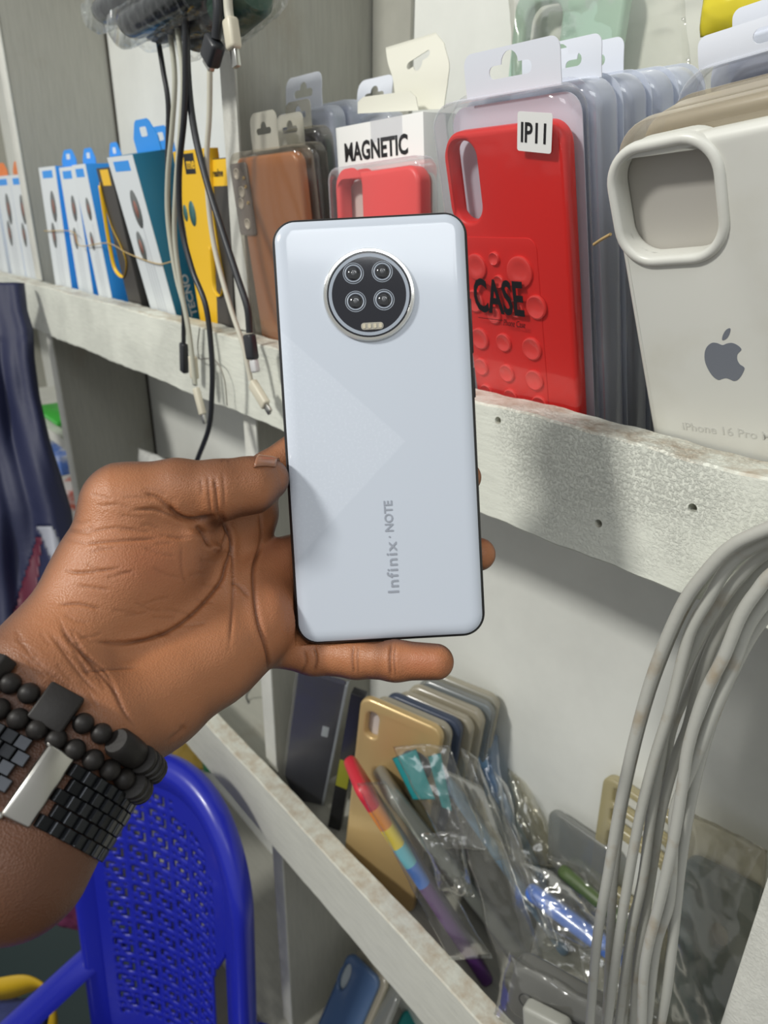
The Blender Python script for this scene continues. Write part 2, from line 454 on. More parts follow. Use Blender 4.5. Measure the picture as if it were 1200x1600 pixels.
# shelf boards
ZS1, ZS2, ZS3 = ZT - 0.052, LT - 0.065, -1.10
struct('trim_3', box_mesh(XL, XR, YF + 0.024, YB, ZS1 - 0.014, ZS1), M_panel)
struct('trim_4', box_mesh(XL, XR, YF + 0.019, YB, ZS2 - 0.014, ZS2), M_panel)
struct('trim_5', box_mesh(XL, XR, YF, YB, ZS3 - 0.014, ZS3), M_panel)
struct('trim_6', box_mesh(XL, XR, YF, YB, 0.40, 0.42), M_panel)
n = 7
for i, (a, b) in enumerate(DX):
    for (z0, z1) in ((ZS1, 0.40), (ZS2, ZS1 - 0.014), (ZS3, ZS2 - 0.014)):
        y0 = YF + (0.0245 if z1 > 0 else 0.0)
        y0 = YF + 0.0245 if z0 == ZS1 else YF + 0.001
        zz1 = z1
        # painted board and its lighter front edge strip
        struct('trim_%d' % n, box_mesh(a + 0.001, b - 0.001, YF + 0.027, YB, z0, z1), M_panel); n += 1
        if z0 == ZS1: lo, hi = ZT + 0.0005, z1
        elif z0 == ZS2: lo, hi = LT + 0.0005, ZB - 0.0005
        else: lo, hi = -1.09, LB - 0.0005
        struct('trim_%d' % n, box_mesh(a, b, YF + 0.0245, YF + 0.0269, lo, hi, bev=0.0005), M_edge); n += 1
    # dark joint where the divider meets the back
struct('trim_%d' % n, box_mesh(DX[1][1] - 0.001, DX[1][1] + 0.002, YB - 0.003, YB, ZS2, 0.4), M_gap); n += 1
struct('trim_%d' % n, box_mesh(DX[2][1] - 0.001, DX[2][1] + 0.0008, YB - 0.003, YB, ZS1, 0.4), M_gap); n += 1
# grey boards over the right part of the back, upper bay
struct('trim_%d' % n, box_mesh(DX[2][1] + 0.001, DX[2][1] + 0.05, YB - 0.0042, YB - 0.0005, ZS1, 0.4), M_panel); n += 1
# ------------------------------------------------------------------ the phone
PH = Matrix(((0.63135879, 0.71405936 * -1, -0.30249845, -0.20801122), (0.77294892, 0.61099664, 0.17097682, 0.17790738), (0.06273794, -0.34176357, 0.93768951, -0.08132524), (0, 0, 0, 1)))
M_pearl = mat('pearl white glass', (0.66, 0.70, 0.78), 0.16, coat=0.5, spec=0.5)
nt = M_pearl.node_tree; N = nt.nodes.new; L = nt.links.new
b_ = nt.nodes['Principled BSDF']
tc = N('ShaderNodeTexCoord'); sp = N('ShaderNodeSeparateXYZ'); L(tc.outputs['Object'], sp.inputs[0])
def math_node(op, a, b=None, cl=False):
    q = N('ShaderNodeMath'); q.operation = op; q.use_clamp = cl
    for i, v in enumerate((a, b)):
        if v is None: continue
        if isinstance(v, (int, float)): q.inputs[i].default_value = v
        else: L(v, q.inputs[i])
    return q.outputs[0]
X_, Z_ = sp.outputs[0], sp.outputs[2]
# sparkling diamond facet printed under the glass: apex right of centre
absd = math_node('ABSOLUTE', math_node('SUBTRACT', Z_, -0.0045))
edge_ = math_node('SUBTRACT', math_node('MULTIPLY', math_node('SUBTRACT', 0.0105, X_), 0.98), absd)
tri = math_node('MULTIPLY', edge_, 900.0, True)
nz = N('ShaderNodeTexNoise'); nz.inputs['Scale'].default_value = 900; nz.inputs['Detail'].default_value = 2; L(tc.outputs['Object'], nz.inputs['Vector'])
spk = N('ShaderNodeMapRange'); spk.inputs[1].default_value = 0.5; spk.inputs[2].default_value = 0.75; L(nz.outputs['Fac'], spk.inputs[0])
fac = math_node('MULTIPLY', tri, math_node('ADD', 0.45, math_node('MULTIPLY', spk.outputs[0], 0.55)))
mx = N('ShaderNodeMix'); mx.data_type = 'RGBA'; mx.inputs[6].default_value = (0.55, 0.60, 0.68, 1); mx.inputs[7].default_value = (0.615, 0.665, 0.745, 1)
L(fac, mx.inputs[0]); L(mx.outputs[2], b_.inputs['Base Color'])
M_black = mat('black plastic', (0.012, 0.012, 0.014), 0.35)
M_chrome = mat('chrome', (0.75, 0.74, 0.70), 0.14, metal=1.0)
M_gls = mat('dark camera glass', (0.008, 0.009, 0.016), 0.05, coat=0.6)
M_greyring = mat('grey printed ring', (0.30, 0.34, 0.40), 0.35)
M_lens = mat('lens glass', (0.02, 0.022, 0.026), 0.06, coat=1.0)
M_print = mat('grey foil print', (0.36, 0.39, 0.45), 0.35, metal=0.25)
phone = thing('smartphone', 'white glossy smartphone held upright in the hand with four lens round camera', 'phone', PH)
W2, H2 = 0.0790, 0.1734
# frame
fr = plate('frame', [rrect(W2, H2, 0.0095, 10)], 0.0080, M_black, phone, bev=0.0022, y=0.0012, res=4)
# curved back glass: swept rounded rectangles
def domed(w, h, r, prof, seg=12, cap=True):
    V = []; Fc = []; rows = []
    for (inset, y) in prof:
        pts = rrect(w - 2 * inset, h - 2 * inset, max(r - inset, 0.001), seg)
        rows.append(len(V)); V += [(x, y, z) for (x, z) in pts]
    n_ = len(rrect(1, 1, .1, seg))
    for a, b in zip(rows[:-1], rows[1:]):
        for k in range(n_):
            k2 = (k + 1) % n_
            Fc.append((a + k, a + k2, b + k2, b + k))
    if cap: Fc.append(tuple(range(rows[-1], rows[-1] + n_)))
    me = mesh_of(V, Fc)
    bm = bmesh.new(); bm.from_mesh(me); bmesh.ops.recalc_face_normals(bm, faces=bm.faces); bm.to_mesh(me); bm.free()
    return me
prof = [(0.0004, 0.0042), (0.0004, 0.0030)]
for k in range(1, 13):
    t = k / 12
    prof.append((0.0004 + 0.0060 * (1 - math.cos(t * math.pi / 2)) * 1.0, 0.0030 - 0.0030 * math.sin(t * math.pi / 2)))
bk = link('back_cover', domed(W2, H2, 0.0095, prof), M_pearl, phone); auto(bk, 60)
# camera island
CX, CZ = -0.0015, 0.0546
RC = 0.0180
isl = thing('camera_island', '', ''); del isl['label']; del isl['category']
isl.parent = phone; isl.location = (CX, 0, CZ)
auto(link('chrome_ring', lathe_mesh([(RC + 0.0004, 0.0004), (RC + 0.0004, -0.0010), (RC, -0.0016), (RC - 0.0010, -0.0017), (RC - 0.0014, -0.0011), (RC - 0.0014, 0.0004)], 72), M_chrome, isl), 30)
auto(link('cover_glass', lathe_mesh([(RC - 0.0014, 0.0002), (RC - 0.0014, -0.0012), (0.000, -0.0012)], 72), M_gls, isl), 30)
auto(link('printed_ring', lathe_mesh([(RC - 0.0018, -0.00121), (RC - 0.0018, -0.00126), (RC - 0.0031, -0.00126), (RC - 0.0031, -0.00121)], 72), M_greyring, isl), 30)
for (lx, lz) in ((-0.0058, 0.0086), (0.0058, 0.0087), (-0.0055, -0.0025), (0.0059, -0.0024)):
    R1 = 0.0042
    lens = link('lens', join_meshes([lathe_mesh([(R1, -0.0012), (R1, -0.00132), (R1 - 0.0003, -0.00132), (R1 - 0.0003, -0.0012)], 36),
                                     lathe_mesh([(R1 - 0.00065, -0.0012), (R1 - 0.00065, -0.00132), (R1 - 0.00125, -0.00132), (R1 - 0.00125, -0.0012)], 36)]), M_greyring, isl)
    lens.location = (lx, 0, lz)
    auto(link('lens_glass', lathe_mesh([(0.0025, -0.00122), (0.0022, -0.00150), (0.0012, -0.0018), (0, -0.0019)], 28), M_lens, lens), 60)
    link('aperture', lathe_mesh([(0.0009, -0.00185), (0.0008, -0.00195), (0, -0.00198)], 20), mat('lens core', (0.10, 0.105, 0.115), 0.2), lens)
fl = plate('flash_bar', [rrect(0.0090, 0.0028, 0.0012, 5)], 0.0003, mat('flash window', (0.34, 0.32, 0.27), 0.3), isl, y=-0.0015, z=-0.0125, x=0.0006)
for k in range(4):
    plate('flash_lamp', [rrect(0.0012, 0.0018, 0.0004, 3)], 0.0002, mat('flash led', (0.55, 0.50, 0.38), 0.2), fl, y=-0.0017, z=-0.0125, x=0.0006 - 0.0033 + 0.0022 * k)
text('logo', 'Infinix', 0.0064, M_print, phone, 0.0040, -0.0668, rot=90, bold=0.00005, sx=1.18, space=1.14)
text('logo', '\u00b7 NOTE', 0.0048, M_print, phone, 0.0031, -0.0438, rot=90, bold=0.00006, sx=1.0)
# side keys
box('power_key', (W2 / 2 - 0.0002, W2 / 2 + 0.0005, 0.0035, 0.0060, 0.012, 0.024), M_black, phone, bev=0.0002)
box('volume_key', (W2 / 2 - 0.0002, W2 / 2 + 0.0005, 0.0035, 0.0060, 0.030, 0.052), M_black, phone, bev=0.0002)
# ------------------------------------------------------------------ the hand
def HP(px, py, d): return P(px, py, d=d)
def smin(a, b, k):
    h = np.clip(0.5 + 0.5 * (b - a) / k, 0, 1)
    return b + (a - b) * h - k * h * (1 - h)
def cap_sdf(p, a, b, ra, rb):
    ba = b - a; pa = p - a
    h = np.clip((pa @ ba) / (ba @ ba), 0, 1)
    return np.linalg.norm(pa - h[..., None] * ba, axis=-1) - (ra + (rb - ra) * h)
mm = 0.001
PALM = [  # (a, b, ra, rb) rounded bones; pixel x, pixel y, distance
    ((58, 1065, .240), (-95, 1268, .215), 20, 23), ((158, 1140, .242), (25, 1345, .216), 19, 23), ((108, 1102, .243), (-35, 1306, .217), 20, 24),
    ((62, 1065, .240), (114, 1005, .252), 20, 19), ((158, 1140, .242), (235, 1085, .262), 19, 20),
    ((112, 1000, .252), (176, 905, .264), 19, 20.5), ((176, 905, .264), (204, 800, .266), 20.5, 16.5),
    ((235, 1085, .262), (330, 1022, .279), 20.5, 19), ((330, 1022, .281), (415, 985, .298), 19, 14.5),
    ((150, 1010, .262), (290, 900, .285), 17, 13), ((290, 900, .287), (395, 805, .302), 12.5, 11),
    ((190, 1050, .262), (360, 920, .291), 17, 13), ((360, 920, .291), (455, 880, .310), 13, 11.5),
    ((240, 1050, .266), (400, 965, .292), 17, 14), ((400, 965, .292), (465, 940, .311), 14, 11.5),
    ((200, 960, .266), (255, 870, .272), 19, 16), ((255, 870, .272), (285, 820, .275), 15, 11),
    ((300, 850, .284), (375, 800, .298), 12, 9.5),
]
THUMB = [((198, 790, .266), (275, 768, .268), 16.5, 12.0), ((275, 768, .268), (345, 766, .271), 12.0, 11.3), ((345, 766, .271), (392, 758, .276), 11.3, 10.8), ((392, 758, .276), (419, 748, .281), 10.6, 8.4)]
FING = [
    [((385, 790, .302), (420, 740, .316), 10.5, 9.6), ((420, 740, .316), (495, 683, .325), 9.6, 9.0), ((495, 683, .325), (570, 640, .323), 9, 8.2), ((570, 640, .323), (618, 618, .315), 8, 7)],
    [((455, 880, .310), (600, 800, .322), 10.5, 9.2), ((600, 800, .322), (680, 768, .318), 9, 8.3), ((680, 768, .318), (727, 746, .306), 8, 7)],
    [((465, 940, .311), (600, 890, .318), 10.5, 9), ((600, 890, .318), (690, 876, .314), 8.8, 8.2), ((690, 876, .314), (748, 866, .301), 8, 7.2)],
    [((440, 1002, .303), (490, 1020, .301), 11.5, 9.4), ((490, 1020, .301), (557, 1028, .296), 9.2, 8.5), ((557, 1028, .296), (618, 1032, .288), 8.4, 8.2), ((618, 1032, .288), (681, 1034, .284), 8.2, 7.3)],
]
def chain(p, caps, k):
    d = None
    for (a, b, ra, rb) in caps:
        s = cap_sdf(p, HP(*a), HP(*b), ra * mm, rb * mm)
        d = s if d is None else smin(d, s, k)
    return d
def hand_sdf(p):
    d = chain(p, PALM, 0.009)
    d = smin(d, chain(p, THUMB, 0.004), 0.006)
    for f_ in FING:
        d = smin(d, chain(p, f_, 0.003), 0.005)
    return d
allp = np.array([HP(*q[i]) for g in [PALM, THUMB] + FING for q in g for i in (0, 1)])
lo = allp.min(0) - 0.03; hi = allp.max(0) + 0.03
VX = 0.0011
dims = np.ceil((hi - lo) / VX).astype(int)
field = np.empty(tuple(dims), np.float32)
yy, zz = np.meshgrid(np.arange(dims[1]) * VX + lo[1], np.arange(dims[2]) * VX + lo[2], indexing='ij')
for i in range(dims[0]):
    p_ = np.stack([np.full_like(yy, lo[0] + i * VX), yy, zz], -1)
    field[i] = hand_sdf(p_)
grid = openvdb.FloatGrid(0.02)
grid.copyFromArray(np.clip(field, -0.02, 0.02), tolerance=0)
hv, hq = grid.convertToQuads(0.0)
hv = hv.astype(float) * VX + lo
hme = bpy.data.meshes.new('hand')
hme.from_pydata(hv.tolist(), [], hq.tolist())
ho = bpy.data.objects.new('tmp', hme); COL.objects.link(ho)
md = ho.modifiers.new('s', 'SUBSURF'); md.levels = 1; md.render_levels = 1
hme = bpy.data.meshes.new_from_object(ho.evaluated_get(bpy.context.evaluated_depsgraph_get()))
bpy.data.objects.remove(ho)
nv = len(hme.vertices)
v = np.empty(nv * 3); hme.vertices.foreach_get('co', v); v = v.reshape(-1, 3)
def grad(p, e=0.0006):
    g = np.stack([hand_sdf(p + np.eye(3)[j] * e) - hand_sdf(p - np.eye(3)[j] * e) for j in range(3)], -1)
    return g / (np.linalg.norm(g, axis=1)[:, None] + 1e-9)
nrm = grad(v)
v -= nrm * hand_sdf(v)[:, None]
# palm creases, skin folds and soft bulges
q = project(v); px, py = q[:, 0], q[:, 1]
view = v / np.linalg.norm(v, axis=1)[:, None]
facing = np.clip(-(nrm * view).sum(1), 0, 1)
front = np.clip(facing * 3 - 0.2, 0, 1)
def poly_dist(pts, n_=10):
    c_ = catmull([(a, b, 0) for a, b in pts], n_)[:, :2]
    best = np.full(len(px), 1e9); tt = np.zeros(len(px)); side = np.zeros(len(px))
    for i in range(len(c_) - 1):
        a, b = c_[i], c_[i + 1]; ab = b - a
        hx = ((px - a[0]) * ab[0] + (py - a[1]) * ab[1]) / (ab @ ab + 1e-9); hc = np.clip(hx, 0, 1)
        dx = px - a[0] - hc * ab[0]; dy = py - a[1] - hc * ab[1]
        d_ = np.hypot(dx, dy); m_ = d_ < best
        best[m_] = d_[m_]; tt[m_] = ((i + hc) / (len(c_) - 1))[m_]
    return best, tt
disp = np.zeros(nv); pig = np.zeros(nv)
CREASES = [  # points, depth mm, width px, pigment
    ([(262, 788), (278, 805), (300, 812), (340, 806)], 2.6, 6, .9),            # under the thumb joint
    ([(345, 795), (352, 818), (362, 850), (352, 885), (340, 915), (300, 960), (255, 990), (195, 1006), (150, 1003)], 1.5, 4.5, .95),   # life line
    ([(345, 800), (362, 850), (364, 900), (362, 960), (357, 1015)], 0.8, 3.5, .6),
    ([(410, 850), (398, 880), (396, 920), (403, 975), (417, 1025), (421, 1074)], 1.6, 4.5, .9),   # heart line
    ([(405, 800), (408, 840), (398, 880)], 0.7, 4, .5),
    ([(360, 910), (372, 915), (390, 935)], 0.6, 4, .5),
    ([(205, 797), (240, 796), (268, 806), (286, 815)], 0.9, 4, .6),
    ([(225, 770), (250, 780), (270, 803)], 0.9, 5, .5),
    ([(130, 850), (185, 846), (250, 842)], 0.6, 3.5, .55),
    ([(130, 833), (180, 825), (215, 828)], 0.4, 3.5, .35),
    ([(108, 895), (150, 893), (190, 888)], 0.5, 3.5, .5),
    ([(120, 915), (150, 919), (172, 922)], 0.4, 3.5, .4),
    ([(92, 945), (125, 944), (160, 953)], 0.6, 3.5, .6),
    ([(283, 850), (283, 890), (290, 915)], 0.35, 3.5, .35),
    ([(344, 860), (362, 868), (360, 900)], 0.4, 3, .3),
    ([(150, 1003), (180, 1003), (240, 998)], 0.5, 3, .5), ([(130, 1050), (170, 1046), (220, 1042)], 0.5, 3, .5),
    ([(90, 965), (110, 1000), (145, 1040), (175, 1075), (195, 1115), (215, 1140)], 0.7, 4, .7),
    ([(105, 975), (130, 1020), (165, 1050), (190, 1100)], 0.5, 3.5, .5),
    ([(75, 985), (100, 1020), (130, 1060), (160, 1090)], 0.5, 3.5, .5),
    ([(335, 745), (338, 775), (340, 806)], 0.9, 4, .6), ([(325, 742), (327, 775), (330, 806)], 0.6, 3.5, .4), ([(314, 748), (316, 775)], 0.4, 3.5, .3),
    ([(348, 735), (350, 770), (349, 800)], 0.4, 4, .3),
    ([(491, 1010), (495, 1030), (491, 1052)], 0.8, 3.5, .8), ([(553, 1008), (551, 1030), (554, 1056)], 0.6, 3.5, .7), ([(560, 1008), (559, 1030), (561, 1057)], 0.4, 3, .5),
    ([(612, 1004), (609, 1030), (611, 1060)], 1.0, 4, .95), ([(618, 1006), (616, 1030), (619, 1060)], 0.5, 3, .6),
    ([(475, 1015), (478, 1035), (470, 1054)], 0.6, 4, .5),
    ([(345, 722), (352, 717), (362, 722)], 0.5, 4, .4),
    ([(340, 800), (352, 830), (348, 850)], 0.8, 4, .6),
    ([(304, 820), (318, 835), (325, 858)], 1.6, 6, .8),
    ([(325, 858), (338, 862), (350, 848)], 0.8, 5, .5),
    ([(260, 1160), (285, 1140), (280, 1135)], 0.8, 6, .2),
]
for (pts, dep, wd, pg) in CREASES:
    d_, t_ = poly_dist(pts)
    fade = np.clip(np.minimum(t_, 1 - t_) * 6, 0.12, 1)
    disp -= dep * mm * 0.8 * np.exp(-(d_ / (wd * 0.62)) ** 2) * fade * front
    disp += dep * mm * 0.16 * np.exp(-((d_ - wd * 1.8) / (wd * 1.4)) ** 2) * fade * front
    pig += pg * np.exp(-(d_ / (wd * 0.55)) ** 2) * fade * front
def blob(cx, cy, rx, ry, h, ang=0):
    a = math.radians(ang); X = (px - cx) * math.cos(a) + (py - cy) * math.sin(a); Y = -(px - cx) * math.sin(a) + (py - cy) * math.cos(a)
    return h * mm * np.exp(-(X / rx) ** 2 - (Y / ry) ** 2) * front
disp += blob(332, 858, 12, 9, 3.0, 20) + blob(210, 900, 70, 60, 1.5, -40) + blob(330, 1040, 90, 45, 1.2, -30)
disp += blob(300, 838, 16, 9, 1.8, 40) + blob(430, 960, 22, 60, 1.2, 0) + blob(378, 860, 14, 40, -1.2, 0)
disp -= blob(250, 1000, 60, 20, 1.2, -35)
rs = np.random.RandomState(4)
# fine wrinkles of the thumb ball and wrist
for k in range(80):
    x0, y0 = (rs.uniform(20, 150), rs.uniform(985, 1090)) if k < 40 else (rs.uniform(90, 330), rs.uniform(760, 1000))
    an = rs.uniform(0.5, 1.1) if k < 40 else rs.uniform(-0.3, 0.35)
    ln = rs.uniform(18, 45)
    d_, t_ = poly_dist([(x0, y0), (x0 + ln * math.cos(an) * .5, y0 + ln * math.sin(an) * .5 + rs.uniform(-3, 3)), (x0 + ln * math.cos(an), y0 + ln * math.sin(an))], 3)
    e_ = np.exp(-(d_ / 2.4) ** 2) * front
    disp -= 0.22 * mm * e_; pig += 0.2 * e_
v += nrm * disp[:, None]
# fingers flatten where they touch the phone
PHi = np.array(PH.inverted()); pl = v @ PHi[:3, :3].T + PHi[:3, 3]
inside = (np.abs(pl[:, 0]) < W2 / 2 + 0.0004) & (np.abs(pl[:, 2]) < H2 / 2 + 0.0004) & (pl[:, 1] > -0.0006) & (pl[:, 1] < 0.0125)
ex = np.stack([pl[:, 0] + W2 / 2 + 0.0004, W2 / 2 + 0.0004 - pl[:, 0], pl[:, 2] + H2 / 2 + 0.0004, 1 + pl[:, 2] * 0, 0.0125 - pl[:, 1]], -1)
k_ = np.argmin(ex, 1); mdist = ex[np.arange(nv), k_]
dirs = np.array([[-1, 0, 0], [1, 0, 0], [0, 0, -1], [0, 0, 1], [0, 1, 0]], float)
pl[inside] += dirs[k_[inside]] * mdist[inside][:, None]
PHm = np.array(PH); v = pl @ PHm[:3, :3].T + PHm[:3, 3]
hme.vertices.foreach_set('co', v.ravel()); hme.update()
# pigment: palm skin is paler than the back of the hand and the arm
palm_n = -ray(300, 900); palm_n /= np.linalg.norm(palm_n)
pal = np.clip(((nrm @ palm_n) - 0.22) / 0.66, 0, 1); pal = pal * pal * (3 - 2 * pal)
arm = np.clip(((px - 40) * 0.62 - (py - 1075) * 0.79) / 130 + 0.25, 0.0, 1)     # along the arm towards the palm
pal *= 0.0 + 1.0 * arm
thb = np.exp(-((px - 330) / 130) ** 2 - ((py - 726) / 34) ** 2)
pal *= 1 - 0.72 * thb
pal *= 1 - 0.45 * np.exp(-((px - 700) / 30) ** 2 - ((py - 1045) / 40) ** 2) * 0
ca = np.array([0.395, 0.160, 0.070]); cb = np.array([0.115, 0.046, 0.022]); cc = np.array([0.10, 0.032, 0.014])
low = sum(rs.uniform(0.5, 1) * np.sin(v[:, j] * rs.uniform(90, 260) + rs.uniform(0, 6)) for j in (0, 1, 2, 0, 1, 2)) / 6
colr = cb + (ca - cb) * np.clip(pal + 0.10 * low, 0, 1)[:, None]
redp = np.exp(-((px - 235) / 60) ** 2 - ((py - 880) / 50) ** 2) + 1.0 * np.exp(-((px - 660) / 40) ** 2 - ((py - 1035) / 25) ** 2) + 0.8 * np.exp(-((px - 460) / 60) ** 2 - ((py - 900) / 90) ** 2)
colr = colr * (1 - 0.10 * redp[:, None] * np.array([0.2, 1.3, 1.2]))
pigc = np.clip(pig, 0, 1)[:, None] * 0.72
colr = colr * (1 - pigc) + cc * pigc
at = hme.color_attributes.new('skin', 'FLOAT_COLOR', 'POINT')
at.data.foreach_set('color', np.hstack([colr, np.ones((nv, 1))]).ravel())
M_skin = mat('skin', (0.3, 0.15, 0.08), 0.42, sss=0.10, spec=0.45)
nt = M_skin.node_tree; b_ = nt.nodes['Principled BSDF']; N = nt.nodes.new; L = nt.links.new
an_ = N('ShaderNodeAttribute'); an_.attribute_name = 'skin'; L(an_.outputs['Color'], b_.inputs['Base Color'])
b_.inputs['Subsurface Radius'].default_value = (1.0, 0.35, 0.18)
tc = N('ShaderNodeTexCoord')
vo = N('ShaderNodeTexVoronoi'); vo.inputs['Scale'].default_value = 1500; L(tc.outputs['Object'], vo.inputs['Vector'])
no = N('ShaderNodeTexNoise'); no.inputs['Scale'].default_value = 420; no.inputs['Detail'].default_value = 6; L(tc.outputs['Object'], no.inputs['Vector'])
ad = N('ShaderNodeMath'); ad.operation = 'ADD'; L(vo.outputs['Distance'], ad.inputs[0]); L(no.outputs['Fac'], ad.inputs[1])
bp = N('ShaderNodeBump'); bp.inputs['Strength'].default_value = 0.45; bp.inputs['Distance'].default_value = 0.0003
L(ad.outputs[0], bp.inputs['Height']); L(bp.outputs[0], b_.inputs['Normal'])
rg = N('ShaderNodeMapRange'); rg.inputs[3].default_value = 0.36; rg.inputs[4].default_value = 0.55; L(no.outputs['Fac'], rg.inputs[0]); L(rg.outputs[0], b_.inputs['Roughness'])
hand = link('hand', hme, M_skin)
tag(hand, 'left hand and forearm of a person, open palm gripping the white phone by its edges', 'hand')
# thumb nail
def surf_hit(o, d, tmax=0.06):
    t = 0.0
    for _ in range(60):
        s = float(hand_sdf(np.array([o + d * t]))[0])
        t += s
        if abs(s) < 1e-5: break
    return o + d * t
nailv = []
for i in range(9):
    ax0 = HP(404 + i * 3.9, 757 - i * 1.0, .2760 + 0.0006 * i)
    for j in range(7):
        a = math.radians(-58 + j * 15)
        dirv = -RM[:, 1] * math.cos(a) + RM[:, 2] * math.sin(a)
        q_ = ax0 + dirv * 0.012
        for _ in range(30): q_ = q_ - dirv * float(hand_sdf(q_[None])[0])
        nailv.append(q_ + dirv * (0.0005 if i < 8 else 0.0009))
nf = [(i * 7 + j, i * 7 + j + 1, (i + 1) * 7 + j + 1, (i + 1) * 7 + j) for i in range(8) for j in range(6)]
nail = link('thumbnail', mesh_of(nailv, nf), mat('nail', (0.30, 0.135, 0.075), 0.3, coat=0.3), hand)
sm = nail.modifiers.new('s', 'SOLIDIFY'); sm.thickness = 0.0007; sm.offset = 0

# wrist frame for the bracelets and the watch
WA = HP(108, 1102, .2415); WB = HP(-35, 1306, .217)
axis = WB - WA; axis /= np.linalg.norm(axis)
def wrist_point(s, th):
    """surface point of the arm: s metres along the arm from the wrist, th angle round it (0 = towards the viewer)"""
    c_ = WA + axis * s
    fw = ray(108, 1102); fw = -(fw - axis * (fw @ axis)); fw /= np.linalg.norm(fw)
    sd = np.cross(axis, fw)
    if sd @ RM[:, 0] < 0: sd = -sd
    dv = fw * math.cos(th) + sd * math.sin(th)
    t = 0.05
    p0 = c_ + dv * t
    for _ in range(40):
        s_ = float(hand_sdf(p0[None])[0]); p0 = p0 - dv * s_
        if abs(s_) < 1e-5: break
    return p0, dv
def ring_path(s, n_=72, slant=0.0):
    out = [wrist_point(s + slant * math.cos(2 * math.pi * k / n_), 2 * math.pi * k / n_)[0] for k in range(n_)]
    return np.array(out)
class Ring:
    def __init__(self, s, lift, slant=0.0):
        self.p = ring_path(s, 72, slant); self.c = self.p.mean(0)
        ctr = WA + axis * s
        rad = self.p - ctr; rad -= np.outer(rad @ axis, axis)
        # smooth
        for _ in range(6): self.p = 0.5 * self.p + 0.25 * (np.roll(self.p, 1, 0) + np.roll(self.p, -1, 0))
        self.rad = rad / np.linalg.norm(rad, axis=1)[:, None]
        self.p = self.p + self.rad * lift
        seg = np.linalg.norm(np.roll(self.p, -1, 0) - self.p, axis=1)
        self.cum = np.concatenate([[0], np.cumsum(seg)]); self.len = self.cum[-1]
    def at(self, a):
        a = a % self.len
        i = min(int(np.searchsorted(self.cum, a, 'right')) - 1, 71); t = (a - self.cum[i]) / (self.cum[i + 1] - self.cum[i])
        j = (i + 1) % 72
        p0 = self.p[i] * (1 - t) + self.p[j] * t
        n_ = self.rad[i] * (1 - t) + self.rad[j] * t; n_ /= np.linalg.norm(n_)
        tg = self.p[j] - self.p[i]; tg -= n_ * (tg @ n_); tg /= np.linalg.norm(tg)
        ax = np.cross(n_, tg)
        return Matrix(((tg[0], ax[0], n_[0], p0[0]), (tg[1], ax[1], n_[1], p0[1]), (tg[2], ax[2], n_[2], p0[2]), (0, 0, 0, 1)))
    def near(self, px, py):
        """arc position whose picture is nearest to a pixel on the visible side"""
        best = None
        for k in range(400):
            a = self.len * k / 400; M = self.at(a); p0 = np.array(M.translation); n_ = np.array([M[0][2], M[1][2], M[2][2]])
            if n_ @ p0 > 0: continue
            q_ = project(p0); d_ = math.hypot(q_[0] - px, q_[1] - py)
            if best is None or d_ < best[0]: best = (d_, a)
        return best[1]
M_bead = mat('dark wooden bead', (0.012, 0.010, 0.009), 0.5, spec=0.35, bump=(900, 0.3, 0.0002))
M_steel = mat('black steel link', (0.030, 0.032, 0.036), 0.27, metal=0.85)
M_clasp = mat('brushed steel', (0.46, 0.45, 0.42), 0.3, metal=1.0)
def sphere_mesh(r, sx=1, sy=1, sz=1, u=20, v_=12):
    bm = bmesh.new(); bmesh.ops.create_uvsphere(bm, u_segments=u, v_segments=v_, radius=r)
    for q_ in bm.verts: q_.co = Vector((q_.co.x * sx, q_.co.y * sy, q_.co.z * sz))
    me = bpy.data.meshes.new('s'); bm.to_mesh(me); bm.free(); return me
def barrel_mesh(L_, r):
    prof_ = [(0, -L_ / 2), (r * .8, -L_ / 2), (r, -L_ * .4), (r * 1.05, 0), (r, L_ * .4), (r * .8, L_ / 2), (0, L_ / 2)]
    me = lathe_mesh(prof_, 18); me.transform(Matrix.Rotation(math.pi / 2, 4, 'Z')); return me
R_ = 0.0033
bead_me = sphere_mesh(R_)
tile_me = box_mesh(-0.0058, 0.0058, -0.0062, 0.0062, -0.0028, 0.0028, bev=0.0008)
def bracelet(name, label, s, pattern, start_px, grp):
    rg_ = Ring(s, R_ * 0.92)
    root = thing(name, label, 'bracelet', group=grp)
    root.location = tuple(rg_.c)
    bpy.context.view_layer.update()
    a = rg_.near(*start_px); a0 = a; k = 0
    cord = link('cord', tube_mesh(np.array(rg_.p), 0.0007, 6, True), mat('black cord', (0.02, 0.02, 0.02), 0.8)); pkeep(cord, root)
    sgn = 1
    q0 = project(np.array(rg_.at(a).translation)); q1 = project(np.array(rg_.at(a + 0.004).translation))
    if q1[0] < q0[0]: sgn = -1
    used_ = 0.0
    while used_ < rg_.len - 0.005:
        kind = pattern[k % len(pattern)]
        wd = {'b': 2 * R_ * 0.97, 't': 0.0124, 'B': 0.0130, 'd': 0.0029}[kind]
        M = rg_.at(a0 + sgn * (used_ + wd / 2))
        if kind == 'b': me, nm = bead_me, 'bead'
        elif kind == 't': me, nm = tile_me, 'square_bead'
        elif kind == 'B': me, nm = barrel_me, 'barrel_bead'
        else: me, nm = disc_me, 'disc_bead'
        o = link(nm, me, M_bead, mw=M); auto(o, 45)
        if kind in 'tB':
            o.matrix_world = M
        pkeep(o, root)
        used_ += wd; k += 1
barrel_me = barrel_mesh(0.0124, 0.0047)
for p_ in barrel_me.polygons: p_.use_smooth = True
disc_me = barrel_mesh(0.0028, 0.0046)
bracelet('bead_bracelet', 'dark wooden bead bracelet nearest the palm, with square carved tile bead', 0.0062, 'bbtbbBddddbbbtbbb', (12, 1040), None)
